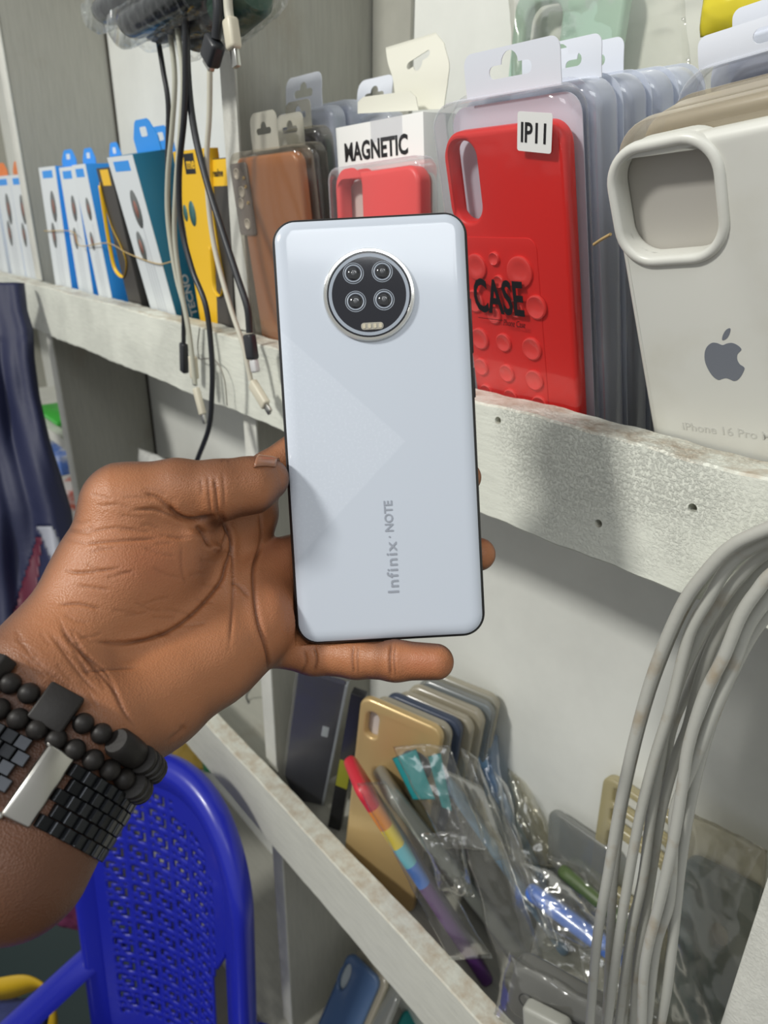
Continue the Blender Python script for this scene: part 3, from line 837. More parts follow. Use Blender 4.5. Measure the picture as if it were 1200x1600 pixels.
bracelet('bead_bracelet', 'dark round bead bracelet lying between the first bracelet and the black watch strap', 0.0138, 'bbbbbbbbddd', (0, 1068), None)
# watch band
wr = thing('wristwatch', 'black steel link watch strap with silver clasp round the wrist', 'watch')
rg_ = Ring(0.0268, 0.0016)
wr.location = tuple(rg_.c); bpy.context.view_layer.update()
ac = rg_.near(60, 1224)
q0 = project(np.array(rg_.at(ac).translation)); q1 = project(np.array(rg_.at(ac + 0.004).translation))
sgn = 1 if q1[0] > q0[0] else -1
BW = 0.0195
def on_band(me, a, y, lift, name, m):
    M = rg_.at(a)
    o = link(name, me, m, mw=M @ Matrix.Translation((0, y, lift)) ); pkeep(o, wr); return o
clasp = on_band(box_mesh(-0.0046, 0.0046, -BW / 2 - 0.0012, BW / 2 + 0.0012, -0.0010, 0.0022, bev=0.0009), ac, 0, 0, 'clasp', M_clasp)
for sy in (-1, 1):
    for sx in (-1, 1):
        t_ = link('clasp_lug', tube_mesh(np.array([(sx * 0.0042, sy * (BW / 2 + 0.0005), 0.0), (sx * 0.0042, sy * (BW / 2 + 0.0022), 0.0)]), 0.0011, 8), M_clasp, clasp)
pitch = 0.0042
nl = int((rg_.len - 0.0105) / pitch)
lw = BW / 5
row_mes = []
for parity in (0, 1):
    ms = []
    for c_ in range(5):
        off = pitch / 2 if (c_ % 2) else 0
        ms.append(box_mesh(off - pitch * .49, off + pitch * .49, -BW / 2 + c_ * lw + 0.00006, -BW / 2 + (c_ + 1) * lw - 0.00006, -0.0013, 0.0015, bev=0.00022, seg=1))
    row_mes.append(join_meshes(ms))
for k in range(nl):
    a = ac + sgn * (0.0052 + pitch * (k + 0.5))
    o = auto(on_band(row_mes[0], a, 0, 0, 'strap_link', M_steel), 30)
# ------------------------------------------------------------------ tools for placing packages
def in_plane(M, px, py, y=0.0):
    """local x, z of the point of the package plane (local y) seen at a pixel"""
    Mi = np.array(M.inverted()); r = Mi[:3, :3] @ ray(px, py); o = Mi[:3, 3]
    t = (y - o[1]) / r[1]
    q_ = o + r * t
    return float(q_[0]), float(q_[2])
def seatL(TL, BL, Y, w, h=None, floor_z=None):
    """upright package frame from its left edge; origin bottom centre"""
    a, b = P(*TL, Y=Y), P(*BL, Y=Y)
    up = (a - b) / np.linalg.norm(a - b); u = np.array([up[2], 0, -up[0]])
    if h is None: h = (a[2] - floor_z) / up[2] - max(0, 0)
    o = a - up * h + u * w / 2
    return Matrix(((u[0], 0, up[0], o[0]), (u[1], 1, up[1], o[1]), (u[2], 0, up[2], o[2]), (0, 0, 0, 1)))
def fit_h(TL, BL, Y, w, fz):
    """height that brings the lowest corner of the leaning package onto the shelf board"""
    a, b = P(*TL, Y=Y), P(*BL, Y=Y); up = (a - b) / np.linalg.norm(a - b)
    low = max(0.0, up[0]) * w     # right bottom corner drops by this
    return (a[2] - fz - low) / up[2]
M_cardw = mat('white card', (0.78, 0.78, 0.76), 0.5)
M_cream = mat('cream card', (0.72, 0.71, 0.62), 0.5, bump=(60, 0.2, 0.001))
M_ink = mat('black ink', (0.012, 0.012, 0.014), 0.35)
M_shell = clear('clear blister', (0.98, 0.98, 0.99), 0.10, 0.03, 0.0, (0.80, 0.83, 0.92), edge=0.75, bump=(25, 0.25, 0.002))
M_shellb = clear('bluish blister', (0.92, 0.94, 0.97), 0.12, 0.05, 0.42, (0.80, 0.84, 0.94), edge=0.58, bump=(25, 0.3, 0.002))
M_shelly = clear('aged blister', (0.95, 0.93, 0.88), 0.15, 0.04, 0.04, (0.58, 0.54, 0.44), edge=0.6, bump=(30, 0.3, 0.002))
M_tabw = mat('white plastic tab', (0.72, 0.75, 0.82), 0.3, coat=0.2)
M_taby = clear('aged clear tab', (0.9, 0.89, 0.82), 0.25, 0.1, 0.45, (0.62, 0.60, 0.52), edge=0.4)
def hook_hole(cx, cz, s=1.0, w=0.026, h=0.0055):
    """european hanging slot with its centre hump"""
    r = h / 2 * s; W = w / 2 * s; pts = []
    for k in range(7): a = math.radians(-90 + 180 * k / 6); pts.append((cx + W - r + r * math.cos(a), cz + r * math.sin(a)))
    for k in range(9): a = math.radians(0 + 180 * k / 8); pts.append((cx + 0.0052 * s * math.cos(a), cz + r + 0.0052 * s * math.sin(a)))
    for k in range(7): a = math.radians(90 + 180 * k / 6); pts.append((cx - W + r + r * math.cos(a), cz + r * math.sin(a)))
    return pts
def bend_top(me, z0, k):
    """curl everything above z0 backwards with curvature k"""
    for v_ in me.vertices:
        if v_.co.z > z0:
            d_ = v_.co.z - z0; a = k * d_
            y = v_.co.y
            v_.co.z = z0 + (math.sin(a) / k if k else d_) - y * math.sin(a) * 0
            v_.co.y = y + ((1 - math.cos(a)) / k if k else 0)
def subdiv_z(me, cuts):
    bm = bmesh.new(); bm.from_mesh(me)
    for z in cuts:
        bmesh.ops.bisect_plane(bm, geom=bm.verts[:] + bm.edges[:] + bm.faces[:], plane_co=(0, 0, z), plane_no=(0, 0, 1))
    bm.to_mesh(me); bm.free()
def hang_tab(name, w, h, z0, mt, parent, y=0.0, x=0.0, t=0.0005, bend=0.0, hole=1.0, shift=0.0):
    out = [(x - w / 2, z0), (x + w / 2, z0)] + [q_ for q_ in rrect(w, h * 2, min(w, h) * 0.28, 6, x + shift, z0) if q_[1] > z0 + 0.001]
    # outline: two base corners then the rounded top
    top = [q_ for q_ in rrect(w, h * 2, min(w, h) * 0.28, 6, x + shift, z0) if q_[1] > z0 + 0.001]
    out = [(x + w / 2, z0)] + top + [(x - w / 2, z0)]
    me = plate_mesh([out, hook_hole(x + shift, z0 + h * 0.50, hole)], t)
    if bend:
        subdiv_z(me, [z0 + h * k / 8 for k in range(1, 8)]); bend_top(me, z0 + h * 0.1, bend)
    me.transform(Matrix.Translation((0, y, 0)))
    return auto(link(name, me, mt, parent), 50)
def case_loops(w, h, r, hole, inset=0):
    lo_ = [rrect(w, h, r, 8, 0, h / 2)]
    if hole: lo_.append(hole)
    return lo_
def shell_box(name, w, h, t, mt, parent, y=0.0, r=0.010, bev=0.004, flange=0.0):
    o = plate(name, [rrect(w, h, r, 8, 0, h / 2)], t, mt, parent, bev=bev, y=y, res=4)
    if flange:
        plate('flange', [rrect(w + 2 * flange, h + 2 * flange, r + flange, 8, 0, h / 2)], 0.0006, mt, o, y=y + t - 0.0006)
    return o
# --- red silicone case in a blister, nearest of its row
YP = 0.328
MR, wp, hp = seat_f((664, 168), (884, 150), 15, 1.0, verbose='red pack')
M_red = mat('red silicone', (0.80, 0.030, 0.025), 0.42, spec=0.4)
M_redd = mat('red suction cup', (0.86, 0.07, 0.06), 0.25, coat=0.3)
pk = thing('case_package', 'clear blister pack with red silicone case and black CASE lettering and small white size sticker', 'phone case package', MR, 'blister packs with phone cases on the upper shelf')
shell_box('shell', wp, hp, 0.020, M_shell, pk, r=0.013, bev=0.006, flange=0.0012)
cl = in_plane(MR, 691, 225, 0.003); cr = in_plane(MR, 879, 190, 0.003)
cw = math.hypot(cr[0] - cl[0], cr[1] - cl[1]); ctop = max(cl[1], cr[1]) + 0.001; ccx = (cl[0] + cr[0]) / 2
hole_c = in_plane(MR, 726, 286, 0.003)
red = plate('silicone_case', [rrect(cw, ctop - 0.006, 0.011, 8, ccx, ctop / 2 + 0.003), rrect(0.0185, 0.0395, 0.0085, 8, hole_c[0], hole_c[1])], 0.0095, M_red, pk, bev=0.0028, y=0.003, res=4)
pan = in_plane(MR, 840, 372, 0.003)
plate('panel_step', [rrect(pan[0] - ccx + cw / 2 - 0.004, pan[1] - 0.008, 0.006, 6, (pan[0] + ccx - cw / 2 + 0.002) / 2, (pan[1] + 0.008) / 2)], 0.0006, M_red, red, bev=0.0002, y=0.0026)
cups = [(744, 417, 20), (772, 404, 10), (812, 425, 23), (779, 440, 10), (742, 470, 18), (838, 480, 18), (750, 529, 18), (787, 535, 15), (831, 545, 18), (752, 573, 15), (792, 583, 15), (835, 594, 17), (760, 612, 14), (798, 620, 14), (843, 632, 15), (806, 482, 14), (772, 492, 14)]
for (cx, cy, rr) in cups:
    lx, lz = in_plane(MR, cx, cy, 0.002); rm = rr * 0.375 / F * 1.05
    c_o = link('suction_cup', lathe_mesh([(rm, 0.0026), (rm, 0.0014), (rm * 0.88, 0.0010), (rm * 0.55, 0.0019), (0, 0.0021)], 28), M_redd, red)
    c_o.location = (lx, 0, lz); auto(c_o, 50)
lx, lz = in_plane(MR, 743, 484, -0.0002)
text('lettering', 'CASE', 0.0260, M_ink, pk, lx, lz, y=-0.0004, bold=0.0007, sx=0.60, rot=0, space=1.0)
lx, lz = in_plane(MR, 787, 508, -0.0002)
text('lettering', 'Phone Case', 0.0052, M_ink, pk, lx, lz, y=-0.0004, sx=0.62, shear=0.3)
a_ = in_plane(MR, 748, 496); b2_ = in_plane(MR, 786, 501)
plate('print_line', [[(a_[0], a_[1]), (b2_[0], a_[1]), (b2_[0], a_[1] + 0.0003), (a_[0], a_[1] + 0.0003)]], 0.0001, M_ink, pk, y=-0.0004)
# sticker
sc_ = in_plane(MR, 835, 207, -0.0006)
stk = thing('sticker', '', ''); del stk['label']; del stk['category']
stk.parent = pk; stk.location = (sc_[0], -0.0007, sc_[1]); stk.rotation_euler = (0, math.radians(8), 0)
plate('paper', [rrect(0.0198, 0.0165, 0.0012, 4)], 0.0002, M_cardw, stk)
text('lettering', 'IP11', 0.0118, M_ink, stk, -0.0082, -0.0042, y=-0.00015, bold=0.0002, sx=0.80)
plate('insert', [rrect(wp - .006, hp - .008, .010, 8, 0, hp / 2)], 0.0005, mat('lavender insert card', (.62, .64, .72), .5), pk, y=0.0155)
hang_tab('hang_tab', 0.058, 0.0195, hp - 0.001, M_tabw, pk, y=0.012, x=0.004, bend=4, hole=1.0)
# the packs standing behind it
names = ['clear blister pack directly behind the red case pack', 'third clear blister pack counted back from the red case', 'fourth clear blister pack counted back from the red case', 'rearmost bluish blister pack behind the red case']
for k in range(4):
    M = MR.copy(); M.translation = M.translation + MR.col[1].to_3d() * (0.0212 * (k + 1)) + Vector((0.002 * k + .001, 0, 0))
    M.translation = M.translation + MR.col[2].to_3d() * max(0.0, (ZS1 + .001 - M.translation.z) / MR.col[2][2])
    p2 = thing('case_package', names[k], 'phone case package', M, 'blister packs with phone cases on the upper shelf')
    hk = hp - 0.002 * k - 0.001
    shell_box('shell', wp, hk, 0.0200, M_shellb, p2, r=0.013, bev=0.006, flange=0.0006)
    plate('phone_case', [rrect(wp - 0.014, hk - 0.02, 0.010, 6, 0, hk / 2)], 0.009, mat('pale grey case', (0.42, 0.46, 0.55), 0.5), p2, bev=0.002, y=0.005)
    if k in (0, 2): hang_tab('hang_tab', 0.046, 0.0175, hk - 0.001, M_tabw, p2, y=0.014, x=0.014 - 0.01 * k, bend=14, hole=0.95)
# rubber band round the packs
tube('rubber_band', [P(928, 382, Y=.305), P(940, 374, Y=.300), P(954, 366, Y=.296)], 0.0007, mat('tan rubber band', (0.50, 0.36, 0.16), 0.6))
tag(bpy.data.objects['rubber_band'], 'tan rubber band stretched between the red case pack and white case', 'rubber band')

# --- large white case at the right
YA = 0.327
MA, wa, ha = seat_f((940, 226), .0815, None, 7.0, BL=(1018, 676), verbose='white case')
M_wcase = mat('white silicone', (0.66, 0.66, 0.61), 0.36, spec=0.45, noise=(22, (0.60, 0.59, 0.52), 0.5, 0.75))
ap = thing('case_package', 'large white phone case with square camera opening and grey fruit logo at right', 'phone case package', MA, 'blister packs with phone cases on the upper shelf')
hl = [in_plane(MA, *q_, 0.0) for q_ in ((966, 320), (1122, 300), (1040, 226), (1050, 402))]
hx0, hx1 = hl[0][0], hl[1][0]; hz1, hz0 = hl[2][1], hl[3][1]
hcx, hcz, hw, hh = (hx0 + hx1) / 2, (hz0 + hz1) / 2, hx1 - hx0 - .0015, hz1 - hz0 - .002
body = plate('phone_case', [rrect(wa, ha - 0.004, 0.0135, 10, 0, ha / 2 - 0.002), rrect(hw, hh, 0.0125, 10, hcx, hcz)], 0.0105, M_wcase, ap, bev=0.0035, res=5)
def ring_lip(w, h, r, wd, hgt, cx, cz, mt, parent, name='camera_ring'):
    prof_ = []
    for k in range(9):
        a = math.pi * k / 8; prof_.append((wd / 2 - wd / 2 * math.cos(a), -hgt * math.sin(a)))
    prof_ = [(-wd * 0.0, 0.004)] + prof_ + [(wd, 0.002)]
    V = []; n_ = 44; Fc = []
    for (o_, y) in prof_:
        pts = rrect(w + 2 * o_, h + 2 * o_, r + o_, 10, cx, cz); n_ = len(pts)
        V += [(x, y, z) for x, z in pts]
    for i in range(len(prof_) - 1):
        for k in range(n_):
            k2 = (k + 1) % n_; Fc.append((i * n_ + k, i * n_ + k2, (i + 1) * n_ + k2, (i + 1) * n_ + k))
    me = mesh_of(V, Fc); bm = bmesh.new(); bm.from_mesh(me); bmesh.ops.recalc_face_normals(bm, faces=bm.faces); bm.to_mesh(me); bm.free()
    return auto(link(name, me, mt, parent), 60)
ring_lip(hw, hh, 0.0125, 0.0043, 0.0020, hcx, hcz, M_wcase, body)
plate('inner_lining', [rrect(wa - 0.006, ha - 0.01, 0.011, 8, 0, ha / 2 - 0.002)], 0.001, mat('grey lining', (0.46, 0.44, 0.40), 0.6), body, y=0.0098)
# fruit logo
lg = in_plane(MA, 1131, 558); S_ = 0.0092
def mirror_pts(ps): return ps + [(-x, z) for x, z in reversed(ps)]
out_ = [(0, .62), (.22, .70), (.50, .74), (.78, .62), (.93, .42), (.72, .18), (.68, -.08), (.78, -.32), (1.0, -.50), (.88, -.80), (.66, -1.10), (.42, -1.22), (.20, -1.15), (0, -1.10),
        (-.20, -1.15), (-.42, -1.22), (-.68, -1.06), (-.90, -.70), (-1.02, -.28), (-1.0, .12), (-.86, .46), (-.58, .70), (-.30, .72)]
o2 = catmull([(a, b, 0) for a, b in out_], 5, True)
M_logo = mat('grey logo foil', (0.25, 0.27, 0.31), 0.35, metal=0.3)
plate('logo', [[(lg[0] + x * S_ * .92, lg[1] + z * S_) for x, z, _ in o2]], 0.00015, M_logo, body, y=-0.0001)
leaf_ = catmull([(0.02, .86, 0), (.06, 1.10, 0), (.24, 1.38, 0), (.44, 1.46, 0), (.40, 1.22, 0), (.24, .96, 0)], 4, True)
plate('logo', [[(lg[0] + x * S_, lg[1] + z * S_) for x, z, _ in leaf_]], 0.00015, M_logo, body, y=-0.0001)
tx = in_plane(MA, 1066, 668)
M_emb = mat('faint embossed print', (0.565, 0.565, 0.525), 0.35)
text('lettering', 'iPhone 16 Pro Max', 0.0062, M_emb, body, tx[0], tx[1] - 0.001, y=-0.0001, sx=1.0, bold=0.00006)
# its soft clear sleeve with a dusty rim, and the packs behind
M_dusty = clear('dusty sleeve', (0.93, 0.90, 0.82), 0.25, 0.04, 0.30, (0.62, 0.55, 0.43), edge=0.6)
sl = shell_box('sleeve', wa + 0.006, ha + 0.003, 0.0135, M_dusty, ap, r=0.0155, bev=0.004, y=0.0112)
for v_ in sl.data.vertices: v_.co.x -= 0.0005
for k in range(3):
    M = MA.copy(); M.translation = M.translation + MA.col[1].to_3d() * (0.0265 + 0.0240 * k) + MA.col[0].to_3d() * (.002 + .003 * k)
    M.translation = M.translation + MA.col[2].to_3d() * max(0.0, (ZS1 + .001 - M.translation.z + .004) / MA.col[2][2])
    p2 = thing('case_package', ['aged clear pack with dusty rim directly behind the large white case', 'clear blister pack with wide white hang tab behind the white case', 'rearmost clear pack behind the white case, white tab against yellow bag'][k], 'phone case package', M, 'blister packs with phone cases on the upper shelf')
    hk = ha + (0.002, 0.010, 0.014)[k]
    shell_box('shell', wa + 0.008, hk, 0.0225, (M_dusty, M_shell, M_shellb)[k], p2, r=0.015, bev=0.006, flange=0.0008)
    plate('phone_case', [rrect(wa - 0.006, hk - 0.02, 0.010, 6, 0, hk / 2)], 0.010, mat('smoke grey case', (0.40, 0.41, 0.44), 0.5), p2, bev=0.002, y=0.005)
    if k: hang_tab('hang_tab', 0.072, 0.012, hk - 0.001, M_tabw, p2, y=0.010, x=0.0, bend=34, hole=1.0)

# --- mint case in a crinkled bag against the back, yellow bag in the corner
rn = np.random.RandomState(9)
def vnoise(p, seed, sc):
    r_ = np.random.RandomState(seed); o = np.zeros(len(p)); am = 1.0
    for _ in range(4):
        for _k in range(3):
            d_ = r_.normal(size=3); d_ /= np.linalg.norm(d_); o += am * np.abs(np.sin((p @ d_) * sc + r_.uniform(0, 6))) / 3
        sc *= 1.9; am *= 0.55
    return o - 0.9
M_film = clear('bag film', (0.97, 0.97, 0.95), 0.16, 0.05, 0.02, (0.72, 0.72, 0.70), edge=0.16, bump=(60, 0.2, 0.002))
M_film3 = clear('soft bag film', (0.96, 0.96, 0.95), 0.4, 0.02, 0.03, (0.6, 0.6, 0.58), edge=0.2, bump=(60, 0.2, 0.002), rmax=0.10)
M_filmy = clear('yellowed bag film', (0.95, 0.93, 0.86), 0.15, 0.07, 0.07, (0.56, 0.50, 0.36), edge=0.3, bump=(60, 0.2, 0.002))
M_film2 = clear('glossy adapter bag', (0.98, 0.985, 0.985), 0.06, 0.025, 0.0, (0.6, 0.62, 0.62), edge=0.12, bump=(200, 0.5, 0.002))
M_filmg = clear('dusty bag film', (0.96, 0.96, 0.94), 0.2, 0.05, 0.06, (0.60, 0.59, 0.55), edge=0.3, bump=(60, 0.2, 0.002))
def bag_mesh(c4, puff, amp, seed, nu=26, nv_=34, scale=90):
    """c4: four room corners TL TR BR BL; a pillow of film crumpled by amp"""
    TL_, TR_, BR_, BL_ = [np.array(c_, float) for c_ in c4]
    n_ = np.cross(TR_ - TL_, BL_ - TL_); n_ /= np.linalg.norm(n_)
    if n_ @ ray(600, 800) > 0: n_ = -n_
    V = []; Fc = []
    for s in (1, -1):
        for j in range(nv_ + 1):
            for i in range(nu + 1):
                u, v_ = i / nu, j / nv_
                p = (TL_ * (1 - u) + TR_ * u) * (1 - v_) + (BL_ * (1 - u) + BR_ * u) * v_
                e = (math.sin(math.pi * u) * math.sin(math.pi * v_)) ** 0.5
                V.append(p + n_ * s * puff * e)
    V = np.array(V); k = (nu + 1) * (nv_ + 1)
    nz_ = vnoise(V * 1.0, seed, scale); e2 = np.concatenate([np.ones(k), np.ones(k)])
    V = V + n_ * (nz_ * amp * .8)[:, None]
    jit = np.stack([vnoise(V, seed + 1 + a, scale * .7) for a in range(3)], -1) * amp * 0.8
    V = V + jit
    for s in range(2):
        for j in range(nv_):
            for i in range(nu):
                a = s * k + j * (nu + 1) + i
                f4 = (a, a + 1, a + nu + 2, a + nu + 1)
                Fc.append(f4 if s == 0 else f4[::-1])
    # close the border
    idx = [i for i in range(nu + 1)] + [j * (nu + 1) + nu for j in range(1, nv_ + 1)] + [nv_ * (nu + 1) + i for i in range(nu - 1, -1, -1)] + [j * (nu + 1) for j in range(nv_ - 1, 0, -1)]
    for q_ in range(len(idx)):
        a, b = idx[q_], idx[(q_ + 1) % len(idx)]
        Fc.append((a, b, b + k, a + k))
    return mesh_of(V, Fc)
def bag(name, c4, puff, amp, seed, mt, parent=None, **k):
    return link(name, bag_mesh(c4, puff, amp, seed, **k), mt, parent)
def pts4(*q_): return [P(a, b, Y=y) for (a, b, y) in q_]
M_mint = mat('mint case', (0.42, 0.60, 0.50), 0.35, coat=0.3)
mt_ = thing('bagged_case', 'mint green phone case in a crinkled clear bag, standing behind the upper shelf packs', 'phone case')
q4 = pts4((812, -60, .445), (1000, -110, .445), (1010, 60, .445), (818, 110, .445))
u_ = q4[1] - q4[0]; w_ = float(np.linalg.norm(u_))
MM, wM = seat((806, -15), (985, -50), 0.447, 0.165)
mt_.matrix_world = MM
plate('phone_case', [rrect(wM, 0.165, 0.013, 8, 0, 0.0825), rrect(0.030, 0.034, 0.010, 6, -0.018, 0.138)], 0.0095, M_mint, mt_, bev=0.003)
Mi = MM.inverted()
bg = bag('bag', [tuple(Mi @ Vector(c_)) for c_ in (Matrix.Identity(4) @ Vector(tuple(P(790, -60, Y=.444))), Vector(tuple(P(1060, -90, Y=.438))), Vector(tuple(P(1080, 150, Y=.440))), Vector(tuple(P(800, 140, Y=.443))))], 0.006, 0.0022, 11, M_film, mt_)
yb = bag('yellow_bag', pts4((1098, -30, .438), (1230, -60, .440), (1240, 60, .440), (1092, 60, .440)), 0.007, 0.003, 5, mat('yellow film', (0.72, 0.60, 0.03), 0.25, coat=0.3))
tag(yb, 'bright yellow plastic bag at the top right corner behind the packs', 'bag')

# --- white MAGNETIC box with hang flap
MB_, wB, hB = seat_f((524, 200), (661, 178), 3, 2.0, back=.024, verbose='magnetic')
Mz = MB_.copy()
bx = thing('retail_box', 'white box printed MAGNETIC with cream flaps, behind the pink case', 'box', MB_)
zb = 0.0
box('carton', (-wB / 2, wB / 2, 0, 0.030, zb, hB), M_cardw, bx, bev=0.0006)
lx, lz = in_plane(MB_, 539, 250)
text('lettering', 'MAGNETIC', 0.0160, M_ink, bx, lx, lz - .001, y=-0.0002, bold=0.0005, sx=0.84)
plate('tape', [rrect(0.032, 0.014, 0.001, 3, 0.010, hB - 0.006)], 0.0001, M_shell, bx, y=-0.0003)
# small front tuck flap and the tall bent hang flap
f1 = [in_plane(MB_, *q_, 0.02) for q_ in ((569, 178), (569, 160), (578, 152), (650, 143), (660, 152), (664, 173))]
flp = plate('tuck_flap', [f1[::-1]], 0.0007, M_cream, bx, y=0.014, bev=0.0)
f2 = [in_plane(MB_, *q_, 0.026) for q_ in ((617, 146), (612, 122), (600, 100), (585, 72), (662, 48), (684, 66), (700, 100), (699, 130), (693, 170), (655, 172))]
o_ = catmull([(a, b, 0) for a, b in f2[:3]], 4)[:, :2].tolist() + [f2[3], f2[4]] + catmull([(a, b, 0) for a, b in f2[5:8]], 4)[:, :2].tolist() + f2[8:]
hc_ = in_plane(MB_, 648, 93, 0.026)
hh_ = [(hc_[0] + x * math.cos(.25) - z * math.sin(.25), hc_[1] + x * math.sin(.25) + z * math.cos(.25)) for x, z in [(x, -z) for x, z in hook_hole(0, 0, 0.82)]][::-1]
me = plate_mesh([o_[::-1], hh_], 0.0007)
zt_ = in_plane(MB_, 640, 140, 0.026)[1]
subdiv_z(me, [zt_ + 0.004 * k for k in range(9)])
for v_ in me.vertices:
    d_ = v_.co.z - zt_
    v_.co.y += 0.026 + (0.010 * (max(d_, 0) / .03) ** 2)
auto(link('hang_flap', me, M_cream, bx), 60)

# --- pink red case in a blister in front of it
M1, w1, h1 = seat_f((508, 263), (655, 238), 1, 3.0, verbose='pink')
M_pink = mat('coral silicone', (0.80, 0.085, 0.08), 0.4, spec=0.4)
pp = thing('case_package', 'blister pack with coral pink case in front of the white MAGNETIC box', 'phone case package', M1, 'blister packs with phone cases on the upper shelf')
shell_box('shell', w1, h1, 0.018, M_shell, pp, r=0.009, bev=0.004)
hc_ = in_plane(M1, 551, 310, 0.003)
plate('phone_case', [rrect(w1 - 0.010, h1 - 0.022, 0.011, 8, 0.0005, h1 / 2 + 0.006), rrect(0.024, 0.044, 0.009, 8, hc_[0] - .003, hc_[1] - .006)], 0.0125, M_pink, pp, bev=0.003, y=0.003)
plate('backing', [rrect(w1 - 0.012, h1 - 0.03, 0.006, 6, 0, h1 / 2 + .006)], 0.0006, mat('beige insert', (0.60, 0.52, 0.47), 0.5), pp, y=0.0165)

# --- blisters left of it: brown case, two dark ones, a bluish one
def pack(label, TL_, TR_, back, case_m, shell_m, tab=None, name='case_package', dep=0.016, inset=0.006, top=0.004, hole=None, casem_y=0.003, rad=0.010, phi=6, lean=1):
    M, w, h = seat_f(TL_, TR_, phi, lean, back=back, verbose='pack')
    r_ = thing(name, label, 'phone case package', M, 'blister packs with phone cases on the upper shelf')
    shell_box('shell', w, h, dep, shell_m, r_, r=rad, bev=0.004)
    lo_ = [rrect(w - 2 * inset, h - top - 0.006, 0.009, 8, 0, (h - top + 0.006) / 2)]
    if hole: lo_ += hole(M)
    plate('phone_case', lo_, 0.0095, case_m, r_, bev=0.003, y=casem_y)
    if tab: hang_tab('hang_tab', tab[0], tab[1], h - 0.001, tab[2], r_, y=0.010, x=tab[3], bend=tab[4], hole=tab[5])
    return r_, M, w, h
M_brown = mat('brown leather case', (0.36, 0.125, 0.035), 0.35, coat=0.2)
pb, Mb, wb, hb = pack('blister pack with brown leather case and dark camera strip with four lens holes', (353, 240), (462, 222), 0.0, M_brown, M_shelly, (0.038, 0.026, M_taby, -0.006, 6, 0.8))
px0, pz1 = in_plane(Mb, 357, 252, 0.002); px1, pz0 = in_plane(Mb, 405, 372, 0.002)
cs = plate('camera_strip', [rrect(0.026, pz1 - pz0 - .004, 0.003, 5, px0 + 0.014, (pz0 + pz1) / 2)], 0.0012, mat('smoky strip', (0.16, 0.13, 0.13), 0.2, coat=0.5), pb, bev=0.0004, y=0.0016)
for (a, b) in ((370, 272), (378, 300), (377, 318), (387, 350)):
    lx, lz = in_plane(Mb, a, b, 0.0015)
    l_ = link('lens_hole', lathe_mesh([(0.0042, 0.0016), (0.0042, 0.0010), (0.0034, 0.0010), (0.0034, 0.0014), (0, 0.0014)], 20), mat('pale lens hole', (0.55, 0.50, 0.44), 0.3), cs); l_.location = (lx, 0, lz)
for (a, b) in ((381, 278), (384, 292), (388, 317)):
    lx, lz = in_plane(Mb, a, b, 0.0012)
    l_ = link('brass_ring', lathe_mesh([(0.0014, 0.0014), (0.0014, 0.0006), (0.0009, 0.0006), (0.0009, 0.0014)], 14), mat('brass', (0.75, 0.55, 0.25), 0.25, metal=1), cs); l_.location = (lx, 0, lz)
M_dk = mat('dark navy case', (0.035, 0.035, 0.055), 0.35); M_dk2 = mat('black case', (0.03, 0.025, 0.03), 0.35)
pack('blister pack with dark case right behind the brown case', (388, 234), (484, 215), 0.0172, M_dk2, M_shelly, (0.036, 0.022, M_taby, 0.004, 8, 0.8))
pack('blister pack with navy case, second behind the brown case', (412, 208), (494, 190), 0.0345, M_dk, M_shelly, (0.034, 0.020, M_taby, 0.0, 8, 0.8))
pack('bluish blister pack with tilted white tab behind the dark cases', (426, 180), (515, 162), 0.052, mat('slate case', (0.25, 0.28, 0.38), 0.4), M_shellb, (0.050, 0.026, M_tabw, -0.008, 12, 1.0))
pack('grey blister pack with curled tab near the divider, rearmost in its row', (452, 172), (545, 156), 0.070, mat('slate case', (0.25, 0.28, 0.38), 0.4), M_shellb, None)
pack('frosted blister pack with crumpled bluish tab, behind the MAGNETIC box', (530, 185), (612, 172), 0.080, mat('pale grey case', (0.42, 0.46, 0.55), 0.5), M_shellb, (0.042, 0.026, M_tabw, 0.0, 18, 0.9))

